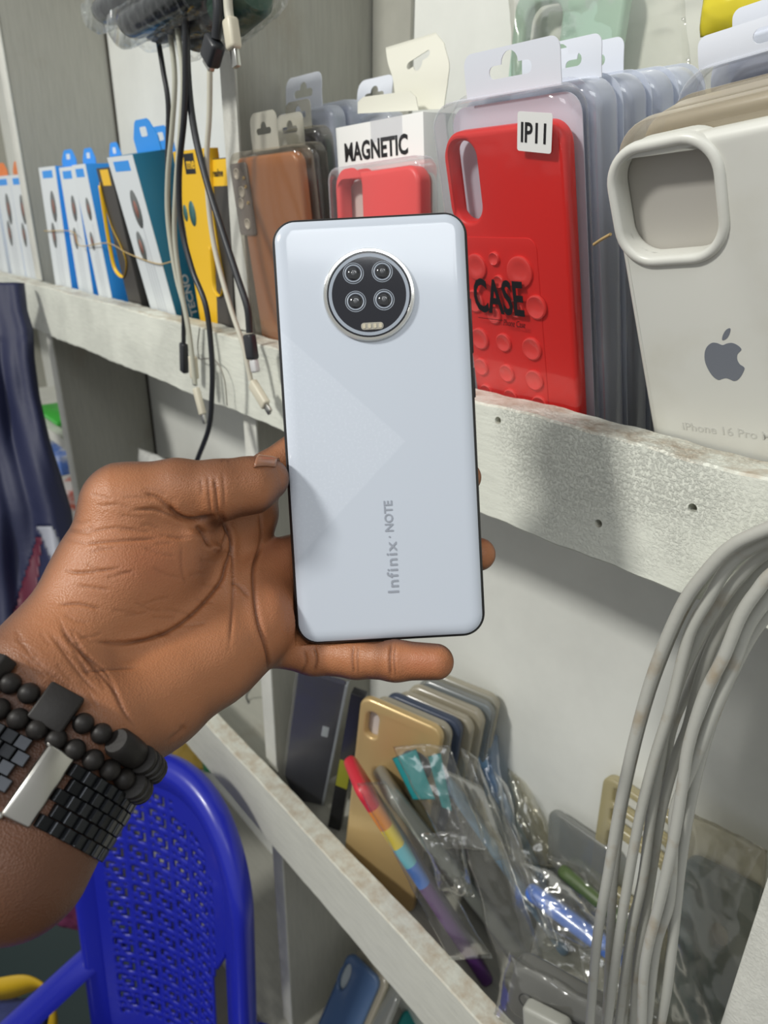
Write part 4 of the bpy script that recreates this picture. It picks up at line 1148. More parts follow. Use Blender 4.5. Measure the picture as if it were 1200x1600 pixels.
# --- earphone boxes of the middle bay
M_blue = mat('bright blue card', (0.03, 0.30, 0.82), 0.45); M_teal = mat('teal blue card', (0.012, 0.17, 0.31), 0.45)
M_white = mat('white print card', (0.70, 0.74, 0.76), 0.45); M_yel = mat('yellow card', (0.86, 0.52, 0.02), 0.45)
M_blk = mat('charcoal card', (0.05, 0.045, 0.04), 0.45); M_org = mat('orange card', (0.75, 0.20, 0.04), 0.5)
M_earg = mat('printed grey earbud', (0.13, 0.14, 0.14), 0.4); M_earr = mat('printed red dot', (0.28, 0.12, 0.09), 0.4); M_wire = mat('printed pale wire', (0.52, 0.55, 0.58), 0.4)
def earbox(label, TL_, TR_, BL_, Y, dep, front, side, tabm=None, decor='ears', tabw=0.8, tabh=0.022, fz=None, group='earphone boxes on the upper shelf'):
    M, w, h = seat_f(TL_, TR_, None, 0.0, BL=BL_, back=Y - .330, verbose='box')
    root = thing('earphone_box', label, 'box', M, group)
    box('carton', (-w / 2, w / 2, 0.0004, dep, 0, h), side, root, bev=0.0004)
    plate('front_panel', [rrect(w - 0.0004, h - 0.0004, 0.0006, 2, 0, h / 2)], 0.0004, front, root)
    if tabm:
        tw = max(w * tabw, .015)
        tp_ = [(-tw * .5, h), (tw * .5, h), (tw * .5, h + tabh * .45), (tw * .30, h + tabh * .92), (tw * .22, h + tabh), (-tw * .22, h + tabh), (-tw * .30, h + tabh * .92), (-tw * .5, h + tabh * .45)]
        tb_ = plate('hang_tab', [[(x + tw * .1, z) for x, z in tp_]], 0.0008, tabm, root, y=dep * 0.8)
        plate('punched_slot', [rrect(tw * .26, tabh * .30, tabh * .08, 3, tw * .1, h + tabh * .62)], 0.0002, M_white if tabm is not M_org else M_org, tb_, y=dep * 0.8 - .0002)
    if decor == 'ears':
        for (fx, fzz, s) in ((0.10, 0.76, 1.0), (-0.12, 0.58, 0.85)):
            e_ = link('printed_earbud', lathe_mesh([(w * .15 * s, 0), (w * .15 * s, -0.00015), (0, -0.00015)], 20), M_earg, root)
            e_.scale = (1, 1, 1.9); e_.location = (fx * w, 0, fzz * h)
            r2 = link('printed_dot', lathe_mesh([(w * .07 * s, -0.0001), (w * .07 * s, -0.00022), (0, -0.00022)], 14), M_earr, e_); r2.location = (-0.02 * w, 0, 0)
        for k in range(4):
            x = (-.16 + .1 * k) * w
            plate('printed_cable', [[(x, .02 * h), (x + w * .035, .02 * h), (x + w * .035, (.5 + .06 * k) * h), (x, (.5 + .06 * k) * h)]], 0.0001, M_wire, root, y=-0.0001)
        plate('top_patch', [rrect(w * .6, h * .045, .0004, 2, 0, h * .955)], 0.0001, M_blue, root, y=-0.00012)
    return root, M, w, h
YE = 0.330
earbox('white and blue earphone box, leftmost of the middle bay row', (60, 262), (86, 262), (86, 440), YE, .035, M_white, M_blue, M_blue)
earbox('second white earphone box from the left divider', (92, 262), (115, 260), (122, 448), YE + .004, .035, M_white, M_blue, M_blue)
earbox('third white earphone box with tall bright blue side, left of the yellow strip', (112, 258), (133, 256), (152, 450), YE, .055, M_white, M_blue, M_blue)
rt, M, w, h = earbox('slim black earphone box with yellow cable print between two white boxes', (150, 263), (171, 262), (198, 460), YE, .02, M_blk, M_blk, None, decor='')
def yloop(M, root, px_pts, wdt):
    pts = [in_plane(M, *q_) for q_ in px_pts]
    me = tube_mesh(catmull([(a, -0.0002, b) for a, b in pts], 6), wdt, 6, flat=0.12); link('printed_yellow_cable', me, M_yel, root)
yloop(M, root=rt, px_pts=[(157, 285), (165, 320), (176, 355), (190, 385), (198, 410), (193, 432), (180, 420), (172, 385), (163, 330), (157, 290)], wdt=.0022)
plate('top_patch', [rrect(w * .6, h * .08, .0004, 2, 0.002, h * .95)], 0.0001, M_yel, rt, y=-0.00012)
rt, M, w, h = earbox('large white earphone box with teal side and wide blue tab, fifth from the left divider', (167, 246), (207, 243), (232, 470), YE, .036, M_white, M_teal, M_blue, tabw=.9, tabh=.028)
tm = text_mesh('TECNO', 0.0105, bold=0.0003, sx=1.2); tm.transform(Matrix.Translation((w / 2 + 0.0002, 0.0235, h * .22)) @ Matrix.Rotation(math.pi / 2, 4, 'Z') @ Matrix.Rotation(-math.pi / 2, 4, 'Y'))
link('lettering', tm, M_wire, rt, smooth=False)
earbox('white box with teal side right behind the large white and teal box', (204, 246), (240, 243), (262, 478), YE + .042, .030, M_white, M_teal, M_blue, tabw=.9, tabh=.026)
rt, M, w, h = earbox('yellow earphone box with small black name patch behind the hanging cables', (270, 237), (322, 234), (312, 494), YE + .013, .012, M_yel, M_yel, None, decor='')
a = in_plane(M, 289, 245); plate('name_patch', [rrect(.020, .017, .0005, 2, a[0] + .007, a[1] - .006)], 0.0001, M_ink, rt, y=-0.0001)
text('lettering', 'me', 0.013, M_yel, rt, a[0] + .0005, a[1] - .010, y=-0.0002, bold=.0003)
for (x_, y_, s) in ((301, 334, 1.2), (290, 333, .8)):
    lx, lz = in_plane(M, x_, y_); e_ = link('printed_earbud', lathe_mesh([(.0055 * s, 0), (.0055 * s, -0.00015), (0, -0.00015)], 20), mat('printed green earbud', (.05, .15, .15), .4), rt); e_.location = (lx, -0.0001, lz); e_.scale = (1, 1, 1.7)
rt, M, w, h = earbox('black earphone box with yellow top band beside the divider', (330, 248), (358, 245), (340, 508), YE, .03, M_blk, M_blk, M_org, decor='')
plate('yellow_band', [rrect(w, h * .11, .0004, 2, 0, h * .94)], 0.0001, M_yel, rt, y=-0.0001)
text('lettering', 'realme', 0.0085, M_ink, rt, -w / 2 + .002, h * .925, y=-0.0003, bold=.0002, sx=.8)
yloop(M, rt, [(334, 330), (340, 370), (346, 410), (351, 440), (346, 462), (336, 450), (333, 420), (331, 385)], .003)
# rubber bands round the boxes
tube('rubber_band', [P(69, 361, Y=.3250), P(113, 362, Y=.3235), P(125, 384, Y=.3205), P(168, 380, Y=.3160), P(200, 396, Y=.3150), P(245, 412, Y=.3150), P(271, 408, Y=.3180)], 0.0006, mat('tan rubber band', (0.5, 0.36, 0.16), 0.6))
tag(bpy.data.objects['rubber_band.001'], 'thin tan rubber band across the row of blue and white boxes', 'rubber band')
# boxes beyond the left divider
for k, (x0, lab) in enumerate(((-34, 'white earphone box with orange tab, cut by the left edge of the photo'), (-8, 'pale box with orange tab left of the front divider edge'), (14, 'narrow white and blue box against the left divider'))):
    earbox(lab, (x0, 278 - k * 2), (x0 + 22, 277 - k * 2), (x0 + 26, 425), YE, .03, M_white, (M_white, M_blue, M_blue)[k], (M_org, M_org, M_blue)[k])
# ------------------------------------------------------------------ lower shelf: cases, pouches and bags
GL = 'bagged phone cases crowded on the lower shelf'
BZ = ZS2 + 0.001
def lean_case(label, TL_, d, TR_, BL_, m, t=0.009, hole=None, r=0.012, name='phone_case', cat='phone case', group=GL, bev=0.003, bz=None, v=''):
    M, w, h = slab(TL_, d, TR_, BL_, BZ if bz is None else bz, v)
    root = thing(name, label, cat, M, group)
    lo_ = [rrect(w, h, r, 8, 0, h / 2)]
    if hole: lo_.append(hole(M))
    plate('case_body', lo_, t, m, root, bev=bev, res=4)
    return root, M, w, h
M_gold = mat('gold case', (0.60, 0.43, 0.20), 0.33, metal=0.35, coat=0.3)
M_beige = clear('beige clear case', (0.88, 0.85, 0.76), 0.2, 0.1, 0.5, (0.55, 0.50, 0.38), edge=0.4)
M_slate = mat('slate blue case', (0.045, 0.06, 0.10), 0.35)
M_smoke = clear('smoke clear case', (0.75, 0.76, 0.74), 0.2, 0.1, 0.45, (0.34, 0.35, 0.33), edge=0.4)
M_azure = mat('light blue case', (0.16, 0.30, 0.48), 0.35)
# navy pouch at the divider
M, w, h = slab((466, 1048), .72, (541, 1070), (440, 1245), BZ, 'pouch')
rt = thing('case_pouch', 'dark navy fabric pouch in clear bag against the divider, small white label', 'pouch', M)
plate('pouch_body', [rrect(w, h, .004, 4, 0, h / 2)], .006, mat('navy fabric', (0.018, 0.02, 0.04), 0.8, bump=(300, .4, .0006)), rt, bev=.002)
plate('piping', [[(w / 2 - .001, 0), (w / 2 + .0015, 0), (w / 2 + .0015, h - .002), (w / 2 - .001, h - .002)]], .007, mat('pale piping', (.35, .38, .42), .5), rt, y=-.0005)
lx, lz = in_plane(M, 508, 1143); plate('label_tag', [rrect(.0075, .018, .001, 3, lx, lz)], .0003, mat('grey label', (.42, .46, .5), .5), rt, y=-.0004)
bagl = bag_mesh([(-w / 2 - .003, -.001, h + .008), (w / 2 + .003, -.001, h + .014), (w / 2 + .003, -.001, 0), (-w / 2 - .003, -.001, 0)], .006, .0012, 21); link('bag', bagl, M_film3, rt)
M, w, h = slab((548, 1083), .70, (570, 1091), (512, 1292), BZ, 'slim')
rt = thing('slim_box', 'slim black box with yellow green patch, between navy pouch and gold case', 'box', M)
plate('box_body', [rrect(w, h, .001, 3, 0, h / 2)], .010, mat('glossy black box', (.02, .02, .022), .25), rt, bev=.0006)
plate('colour_patch', [rrect(w * .9, .045, .001, 3, 0, h * .45)], .0003, mat('yellow green print', (.30, .30, .03), .4), rt, y=-.0003)
# gold case and the receding stack behind it
rt, MG, wg, hg = lean_case('gold phone case with pill shaped camera slot, at the front of the leaning row', (563, 1087), .67, (692, 1143), (533, 1370), M_gold, t=.009, v='gold',
                  hole=lambda M: [(x, z) for x, z in rrect(.0125, .0290, .0060, 6, *in_plane(M, 581, 1134))])
plate('liner', [rrect(wg - .006, hg - .008, .008, 6, 0, hg / 2)], .0008, mat('pale liner', (.55, .50, .48), .5), rt, y=.0082)
ec = in_plane(MG, 650, 1195)
ri = link('round_cutout', lathe_mesh([(.016, -.0002), (.0155, -.0006), (.0145, -.0002), (0, -.0001)], 32), mat('dark ring inset', (.05, .05, .055), .3), rt); ri.location = (ec[0], 0, ec[1])
stack = [
    ('clear beige case right behind the gold case', (705, 1140), M_beige, None),
    ('navy blue case standing two behind the gold case', (722, 1133), M_slate, None),
    ('wide beige clear case in the middle of the leaning row', (740, 1130), M_beige, None),
    ('yellowish clear case, third from the back of the leaning row', (757, 1118), M_beige, None),
    ('dark grey clear case, second from the back of the leaning row', (775, 1108), M_smoke, M_azure),
    ('pale clear case with light blue inside, rearmost of the leaning row', (790, 1098), M_beige, M_azure),
]
yv = MG.col[1].to_3d(); xv = MG.col[0].to_3d(); zv = MG.col[2].to_3d()
TR0 = MG.translation + xv * wg / 2 + zv * hg
off = 0.0
for k, (lab, trp, m_, inner) in enumerate(stack):
    off += 0.0125
    # slide the copy within its own plane so its top right corner is seen where the photo shows it
    M = MG.copy(); M.translation = MG.translation + yv * off
    cx, cz = in_plane(M, *trp)
    w_ = wg * .94; h_ = hg * .96
    dx = max(-.012, min(.03, cx - w_ / 2)); dz = max(-.02, min(.02, cz - h_))
    M.translation = M.translation + xv * dx + zv * dz
    low = M.translation.z - abs(xv.z) * w_ / 2
    if low < BZ: h_ -= (BZ - low) / zv.z; M.translation = M.translation + zv * ((BZ - low) / zv.z)
    r2 = thing('phone_case', lab, 'phone case', M, GL)
    plate('case_body', [rrect(w_, h_, .013, 8, 0, h_ / 2)], .010, m_, r2, bev=.003, res=4)
    if inner: plate('liner', [rrect(w_ - .008, h_ - .01, .008, 6, 0, h_ / 2)], .003, inner, r2, y=.004)
# cases seen on edge
def edge_case(label, a, da, b, db, width, thick, m, away=None, group=GL, name='phone_case', bands=None, tilt=0.0):
    """long case seen along its side: a and b are the ends of the visible edge"""
    A, B = P(*a, d=da), (P(*b, d=db) if db else P(*b, Z=BZ))
    up = (A - B); h = float(np.linalg.norm(up)); up /= h
    if away is None: away = ((a[0] + b[0]) / 2 / F - 600 / F + .10, (a[1] + b[1]) / 2 / F - 800 / F, 1)
    dep = RM @ np.array(away, float); dep -= up * (dep @ up); dep /= np.linalg.norm(dep)
    u = np.cross(dep, up)
    # case plane spans up and dep; its thickness runs along u
    o = B
    M = Matrix(((dep[0], u[0], up[0], o[0]), (dep[1], u[1], up[1], o[1]), (dep[2], u[2], up[2], o[2]), (0, 0, 0, 1)))
    root = thing(name, label, 'phone case', M, group)
    lp = rrect(width, h, .012, 8, width / 2, h / 2)
    me = plate_mesh([lp], thick, thick * .42, 5); me.transform(Matrix.Translation((0, -thick / 2, 0)))
    if bands:
        zs = [h * (1 - f_) for f_ in bands[0]]
        subdiv_z(me, zs)
        for m_ in bands[1]: me.materials.append(m_)
        for p_ in me.polygons:
            z = p_.center.z; k = sum(1 for q_ in zs if z < q_); p_.material_index = k
        o_ = bpy.data.objects.new('case_body', me); COL.objects.link(o_); o_.parent = root; auto(o_, 50)
    else:
        auto(link('case_body', me, m, root), 50)
    return root, M, h
rb = [mat('rainbow red', (.62, .03, .05), .35), mat('rainbow orange', (.80, .28, .04), .35), mat('rainbow yellow', (.85, .66, .05), .35), mat('rainbow cyan', (.16, .56, .68), .35), mat('rainbow blue', (.05, .18, .62), .35), mat('rainbow purple', (.10, .03, .16), .35)]
edge_case('rainbow banded silicone case in clear bag, seen on edge beside the gold case', (563, 1232), .60, (770, 1548), None, .070, .0125, None, bands=([.10, .19, .28, .37, .47], rb))
edge_case('grey translucent case seen on edge, right of the rainbow case', (612, 1243), .62, (838, 1528), None, .070, .014, mat('grey soft case', (.20, .21, .19), .3, coat=.3))
edge_case('thin olive case seen on edge behind the grey one', (640, 1240), .65, (800, 1500), None, .065, .007, mat('olive soft case', (.16, .14, .08), .35, coat=.3))
edge_case('light blue case seen on edge in a long clear bag', (697, 1222), .66, (890, 1500), None, .065, .010, M_azure)
edge_case('vivid blue case in clear bag near the middle of the lower shelf', (818, 1385), .62, (972, 1500), .56, .060, .015, mat('cornflower blue case', (.08, .20, .68), .3, coat=.3))
edge_case('green case in clear wrap behind the vivid blue one', (868, 1352), .66, (985, 1450), .60, .060, .013, mat('olive green case', (.10, .15, .055), .35, coat=.3))
edge_case('pale blue case seen on edge, right behind the long bagged light blue one', (738, 1160), .70, (880, 1440), None, .060, .009, M_azure)
edge_case('frosted white case seen on edge between the light blue cases and the vivid blue one', (765, 1255), .68, (880, 1480), None, .060, .011, M_smoke)
edge_case('dark charcoal case seen on edge behind the grey translucent one', (672, 1300), .66, (810, 1510), None, .055, .010, mat('charcoal soft case', (.04, .042, .045), .35))
# teal printed cards
for k, (a, b, c_, d__) in enumerate((((612, 1185), (650, 1170), (680, 1250), (645, 1250)), ((668, 1182), (688, 1176), (706, 1268), (690, 1262)))):
    q_ = [P(*x, d=.64) for x in (a, b, c_, d__)]
    o = bag('printed_card', q_, .0008, .0006, 30 + k, mat('teal print', (.01, .26, .28), .4)); tag(o, ['teal printed card inside the bags in front of the gold case', 'narrow teal card in a bag, right of the first teal card'][k], 'card')
# film bags
def film(label, q_, puff, amp, seed, mt, group='clear plastic bags on the lower shelf'):
    o = bag('plastic_bag', [P(x, y, d=d_) for (x, y, d_) in q_], puff, amp, seed, mt); tag(o, label, 'plastic bag', group)
film('clear bag around the rainbow case', [(555, 1225, .590), (600, 1222, .60), (770, 1500, .60), (700, 1500, .60)], .006, .002, 41, M_film)
film('wrinkled clear bag over the teal cards in front of the gold case', [(610, 1170, .62), (700, 1165, .62), (760, 1330, .60), (690, 1330, .60)], .006, .004, 42, M_film)
film('tall grey bag with pale folded edge right of the gold case', [(715, 1168, .66), (745, 1185, .66), (800, 1340, .64), (755, 1350, .64)], .006, .003, 43, M_filmg)
film('long dusty bag holding the light blue case', [(690, 1200, .625), (750, 1230, .64), (860, 1530, .61), (780, 1530, .61)], .008, .0025, 44, M_filmg)
film('narrow bag with blue tint behind the tall grey bag', [(740, 1130, .72), (775, 1150, .72), (790, 1300, .69), (760, 1300, .69)], .006, .003, 45, clear('blue tinted film', (.70, .80, .92), .15, .1, .25, (.22, .34, .50), edge=.4, bump=(120, .5, .002)))
film('brownish crumpled bag with pointed top against the back panel', [(768, 1158, .76), (800, 1178, .76), (880, 1350, .73), (800, 1390, .72)], .010, .005, 46, M_filmy)
film('broad crumpled clear bag lying in front of the vivid blue case', [(838, 1440, .59), (935, 1490, .57), (960, 1570, .56), (822, 1500, .585)], .006, .003, 47, M_film)
film('clear bag standing around the vivid blue case', [(805, 1345, .63), (860, 1360, .62), (990, 1500, .54), (850, 1470, .59)], .008, .004, 48, M_film)
film('large yellowed bag around the blue case at the right', [(1050, 1255, .545), (1198, 1330, .50), (1165, 1640, .49), (1030, 1610, .54)], .010, .003, 49, M_filmy)
film('dusty bag folded over the green case', [(850, 1335, .68), (905, 1345, .66), (1000, 1440, .60), (930, 1460, .62)], .006, .004, 50, M_filmg)
film('grey sheet of film between the two blue bagged cases', [(770, 1310, .66), (825, 1340, .66), (870, 1480, .63), (820, 1500, .63)], .006, .004, 51, M_filmg)
film('wrinkled clear bag end bunched over the grey translucent case', [(655, 1300, .60), (712, 1300, .60), (740, 1400, .60), (680, 1390, .60)], .010, .005, 52, M_film)
film('pale upright bag edge with sharp corner between the teal cards and blue strip', [(768, 1205, .66), (790, 1230, .66), (835, 1420, .62), (800, 1400, .63)], .006, .003, 53, M_filmg)
film('milky bag leaning behind the vivid blue case', [(790, 1200, .72), (830, 1230, .71), (870, 1360, .68), (810, 1350, .68)], .008, .004, 54, M_filmy)
film('clear bag lying low at the foot of the right hand cases', [(900, 1480, .58), (990, 1470, .57), (1040, 1600, .55), (920, 1600, .55)], .010, .004, 55, M_film)
# clear tray behind
lean_case('frosted clear case leaning on the back panel behind the bags', (856, 1262), .665, (962, 1335), (850, 1440), M_smoke, t=.008, v='tray')
# yellowed bumper frame
M, w, h = slab((942, 1208), .600, (1062, 1290), tuple(P(905, 1470, Y=.452)), BZ, 'bumper')
rt = thing('phone_case', 'yellowed clear case with two camera bar openings, standing behind the grey cables', 'phone case', M, GL)
fx = w / .078
plate('case_body', [rrect(w, h, .012, 8, 0, h / 2), rrect(.056 * fx, .016, .003, 4, .002, h - .016), rrect(.056 * fx, .014, .003, 4, .002, h - .038), rrect(.056 * fx, .06, .004, 4, .002, h - .086)], .010, clear('yellowed bumper', (.92, .86, .66), .25, .1, .55, (.52, .46, .26), edge=.4), rt, bev=.003)
# blue case in the bag at the right
M, w, h = slab((1070, 1335), .560, (1200, 1400), (1032, 1640), BZ, 'bluecase')
rt = thing('phone_case', 'dusty blue case with oval opening in the yellowed bag at the right post', 'phone case', M, GL)
hc_ = in_plane(M, 1122, 1466)
ov = [(hc_[0] + .0065 * math.cos(a), hc_[1] + .012 * math.sin(a)) for a in np.linspace(0, 2 * math.pi, 24, endpoint=False)]
plate('case_body', [rrect(w, h, .012, 8, 0, h / 2), ov], .010, mat('dusty blue case', (.065, .12, .16), .4, coat=.2), rt, bev=.003)
# black item with FR label, lying at the front
M = seat3((806, 1512), .525, (935, 1585), .062, (790, 1580), .045, False, True)
rt = thing('bagged_accessory', 'dark rounded accessory in shiny film with white FR lettering at the bottom edge', 'accessory', M)
plate('accessory_body', [rrect(.075, .052, .012, 6, .004, .024)], .018, mat('smoky grey body', (.15, .15, .14), .3), rt, bev=.006)
plate('label', [rrect(.032, .015, .003, 4, .012, .020)], .0004, M_ink, rt, y=-.0005)
lx, lz = in_plane(M, 862, 1590); text('lettering', 'FR', .0075, M_cardw, rt, lx, lz - .002, y=-.0007, bold=.0002)
ce = in_plane(M, 823, 1563); me = lathe_mesh([(.0062, -.0005), (.0062, -.0008), (.0055, -.0008), (.0055, -.0005)], 28); o = link('round_mark', me, M_ink, rt); o.location = (ce[0], 0, ce[1]); o.scale = (1, 1, 1)
link('film', bag_mesh([(-.040, -.003, .056), (.046, -.003, .056), (.046, -.003, -.008), (-.040, -.003, -.008)], .012, .003, 61, scale=140), M_film, rt)
M = seat3((818, 1572), .50, (880, 1604), .030, (815, 1625), .030, False, True)
rt = thing('small_box', 'small grey plastic box at the bottom edge in front of the FR label', 'box', M)
plate('box_body', [rrect(.034, .03, .004, 5, 0, .014)], .012, mat('grey plastic box', (.36, .36, .32), .4), rt, bev=.003)
# ---- bottom shelf below the lower rail
M, w, h = slab((544, 1486), .98, (594, 1534), (470, 1660), ZS3 + .001, 'steelblue')
rt = thing('phone_case', 'steel blue case with oval camera opening below the lower rail', 'phone case', M, 'cases on the bottom shelf')
hc_ = in_plane(M, 538, 1527)
ov = [(hc_[0] + .007 * math.cos(a), hc_[1] + .019 * math.sin(a)) for a in np.linspace(0, 2 * math.pi, 24, endpoint=False)]
plate('case_body', [rrect(w, h, .012, 8, 0, h / 2), ov], .009, mat('steel blue case', (.07, .13, .25), .3, coat=.3), rt, bev=.003)
plate('liner', [rrect(w * .9, h * .93, .008, 6, 0, h / 2)], .001, mat('pale blue liner', (.45, .50, .50), .5), rt, y=.0075)
for k, (a, b, m_, lab) in enumerate((((560, 1478), (606, 1535), M_beige, 'aged clear case just behind the steel blue case'), ((590, 1500), (622, 1552), M_smoke, 'grey clear case third in the bottom shelf row'), ((636, 1572), (665, 1600), mat('teal case', (.01, .22, .22), .4), 'teal case at the bottom edge under the lower rail'))):
    lean_case(lab, a, .995 + .02 * k, b, (a[0] - 72, a[1] + 165), m_, bz=ZS3 + .001, group='cases on the bottom shelf', v='bot')
# ------------------------------------------------------------------ grey cables hanging over the upper rail at the right
M_gcab = mat('grey cable sheath', (0.44, 0.44, 0.40), 0.42, noise=(55, (0.34, 0.27, 0.18), 0.56, 0.78), bump=(300, .25, .0004))
GC = 'grey network cable strands hanging at the right'
strands = [
    ('leftmost grey cable strand, standing clear of the others on its left', [(1300, 790), (1200, 826), (1141, 855), (1098, 900), (1069, 940), (1039, 1004), (1013, 1076), (989, 1165), (967, 1267), (950, 1367), (933, 1467), (921, 1610)]),
    ('second grey cable strand from the left', [(1300, 800), (1200, 842), (1141, 882), (1106, 938), (1080, 984), (1066, 1032), (1048, 1105), (1022, 1188), (1000, 1275), (983, 1367), (967, 1467), (948, 1610)]),
    ('third grey strand, crossing behind the bright one', [(1300, 815), (1200, 862), (1156, 902), (1127, 940), (1092, 997), (1062, 1062), (1042, 1130), (1031, 1190), (1016, 1285), (1004, 1375), (984, 1470), (966, 1610)]),
    ('fourth grey strand, pale and bright at mid height', [(1300, 830), (1200, 880), (1171, 912), (1147, 944), (1112, 1012), (1090, 1075), (1075, 1135), (1054, 1190), (1033, 1270), (1021, 1345), (1006, 1442), (996, 1504), (990, 1610)]),
    ('fifth grey strand with brown stains near the middle', [(1300, 850), (1215, 890), (1182, 925), (1156, 965), (1130, 1028), (1101, 1085), (1076, 1165), (1066, 1230), (1053, 1310), (1033, 1400), (1008, 1504), (1002, 1610)]),
    ('inner grey strand close against the fifth one', [(1300, 870), (1225, 905), (1192, 945), (1166, 985), (1142, 1050), (1112, 1120), (1085, 1190), (1056, 1260), (1052, 1310), (1046, 1408), (1025, 1480), (1010, 1610)]),
    ('rightmost grey cable strand, hanging apart down to the bottom', [(1300, 885), (1230, 930), (1195, 965), (1170, 1000), (1142, 1055), (1115, 1118), (1092, 1195), (1075, 1275), (1063, 1358), (1052, 1462), (1042, 1546), (1028, 1620)]),
    ('short grey strand end emerging behind the leftmost strand low down', [(1300, 794), (1200, 830), (1141, 860), (1099, 905), (1070, 948), (1042, 1010), (1015, 1085), (992, 1170), (971, 1270), (961, 1350), (957, 1400), (953, 1480), (950, 1540), (946, 1610)]),
    ('grey strand hidden between the third and fourth strands, seen low down', [(1300, 822), (1200, 872), (1164, 905), (1138, 942), (1104, 1005), (1078, 1068), (1052, 1130), (1040, 1185), (1026, 1270), (1008, 1370), (988, 1440), (982, 1500), (972, 1610)]),
]
for k, (lab, pts) in enumerate(strands):
    pts = [(1900, pts[0][1] + 60), (1620, pts[0][1] - 20), (1450, pts[0][1] - 25)] + pts
    ys = [.262 + .004 * (k % 4) - .004 * (j < 2) for j in range(len(pts))]
    kk = {7: 4.4, 8: 4.6}.get(k, k % 4)
    ys = [.2875 - .0062 * (3 - kk if kk <= 3 else 0) + (0.0 if kk <= 3 else .006) for j in range(len(pts))]
    o = tube('network_cable', [P(x, y, Y=yy_) for (x, y), yy_ in zip(pts, ys)], 0.00262 if k else 0.00275, M_gcab, seg=12, n=10)
    tag(o, lab, 'cable', GC)

# ------------------------------------------------------------------ charging cables and bagged adapters at the upper left
YC = 0.278
M_bc = mat('black cable', (0.02, 0.022, 0.026), 0.38); M_wc = mat('aged white cable', (0.55, 0.53, 0.44), 0.45); M_wc2 = mat('pale grey cable', (0.46, 0.46, 0.38), 0.45)
M_wp = mat('aged white plug', (0.62, 0.58, 0.46), 0.4); M_metal = mat('plug metal', (0.55, 0.55, 0.52), 0.3, metal=1)
def cab(label, pts, r, m, off=0.0, group='charging cables hanging at the left'):
    Y = YC + off
    root = thing('charging_cable', label, 'cable', Matrix.Translation(tuple(P(*pts[0], Y=Y))), group)
    o = tube('cable', [P(x, y, Y=Y) for x, y in pts], r, m, n=8); pkeep(o, root)
    return root
def plug(root, a, b, w, t, m, tip=None, off=0.0, name='plug'):
    A, B = P(*a, Y=YC + off), P(*b, Y=YC + off)
    up = B - A; h = float(np.linalg.norm(up)); up /= h; u = np.array([up[2], 0, -up[0]]); u /= np.linalg.norm(u); dp = np.cross(up, u)
    M = Matrix(((u[0], dp[0], up[0], A[0]), (u[1], dp[1], up[1], A[1]), (u[2], dp[2], up[2], A[2]), (0, 0, 0, 1)))
    o = link(name, box_mesh(-w / 2, w / 2, -t / 2, t / 2, 0, h, bev=min(w, t) * .28, seg=3), m, mw=M); auto(o, 50); pkeep(o, root)
    if tip:
        o2 = link('plug_tip', box_mesh(-w * .32, w * .32, -t * .22, t * .22, h - .0005, h + tip, bev=.0004), M_metal, mw=M); pkeep(o2, root); o2.parent = o; o2.matrix_parent_inverse = M.inverted()
    return o
c1 = cab('black cable hanging leftmost, ending in a black plug on the shelf rail', [(245, 50), (255, 110), (263, 165), (262, 250), (264, 330), (275, 400), (286, 470), (287, 535)], .0021, M_bc, .004)
plug(c1, (287, 536), (288, 582), .0085, .006, M_bc, off=.004)
c2 = cab('pale grey cable next to the leftmost black one, ending in white plug', [(265, 45), (273, 120), (269, 200), (262, 280), (263, 350), (275, 430), (290, 490), (300, 560)], .0021, M_wc2, .0)
plug(c2, (301, 556), (304, 592), .0085, .006, M_wp, tip=.006)
c3 = cab('second pale grey cable, running close beside the first pale one', [(277, 45), (286, 120), (282, 200), (275, 290), (273, 370), (283, 450), (296, 520), (305, 600)], .0020, M_wc2, -.004)
plug(c3, (306, 606), (317, 648), .0075, .005, M_wp, tip=.008, off=-.004)
c4 = cab('long black cable curving round below the rail towards the thumb', [(289, -20), (290, 90), (288, 180), (280, 270), (283, 350), (300, 420), (322, 480), (331, 560), (331, 620), (326, 670), (307, 722), (296, 760)], .0023, M_bc, -.008)
c5 = cab('black cable slanting right to a black connector on the rail', [(290, -20), (293, 110), (303, 200), (322, 280), (347, 360), (370, 430), (386, 480), (390, 520)], .0026, M_bc, -.003)
plug(c5, (389, 522), (395, 562), .0105, .007, M_bc, off=-.003); plug(c5, (396, 562), (400, 582), .0075, .005, mat('white usb shell', (.6, .6, .6), .3), off=-.003, name='usb_shell')
c6 = cab('white cable hanging from the black plug down to the angled white connector', [(328, 100), (327, 180), (323, 250), (327, 330), (338, 400), (360, 480), (380, 540), (392, 595)], .0021, M_wc, .002)
plug(c6, (394, 598), (416, 634), .0095, .006, M_wp, tip=.007, off=.002)
c7 = cab('black cable with a chunky black plug at the top', [(338, -20), (341, 20), (338, 60)], .0034, M_bc, -.010)
plug(c7, (337, 60), (327, 98), .0155, .010, M_bc, tip=.003, off=-.010)
c8 = cab('white cable end with long white connector and metal tip at the top', [(355, -20), (357, 15), (359, 30)], .0030, M_wc, -.006)
plug(c8, (359, 28), (366, 78), .0100, .008, M_wp, tip=.010, off=-.006)
o = tube('bare_wire', [P(x, y, Y=.292) for x, y in ((293, 545), (310, 560), (335, 562), (350, 590), (355, 634))], .0005, mat('bare wire', (.25, .23, .2), .4, metal=.6)); tag(o, 'thin bare wire looped over the rail behind the plugs', 'wire')
o = tube('bare_wire', [P(x, y, Y=.296) for x, y in ((312, 512), (309, 540), (311, 560))], .0005, MATS['bare wire']); tag(o, 'short bare wire stub above the white plug', 'wire')
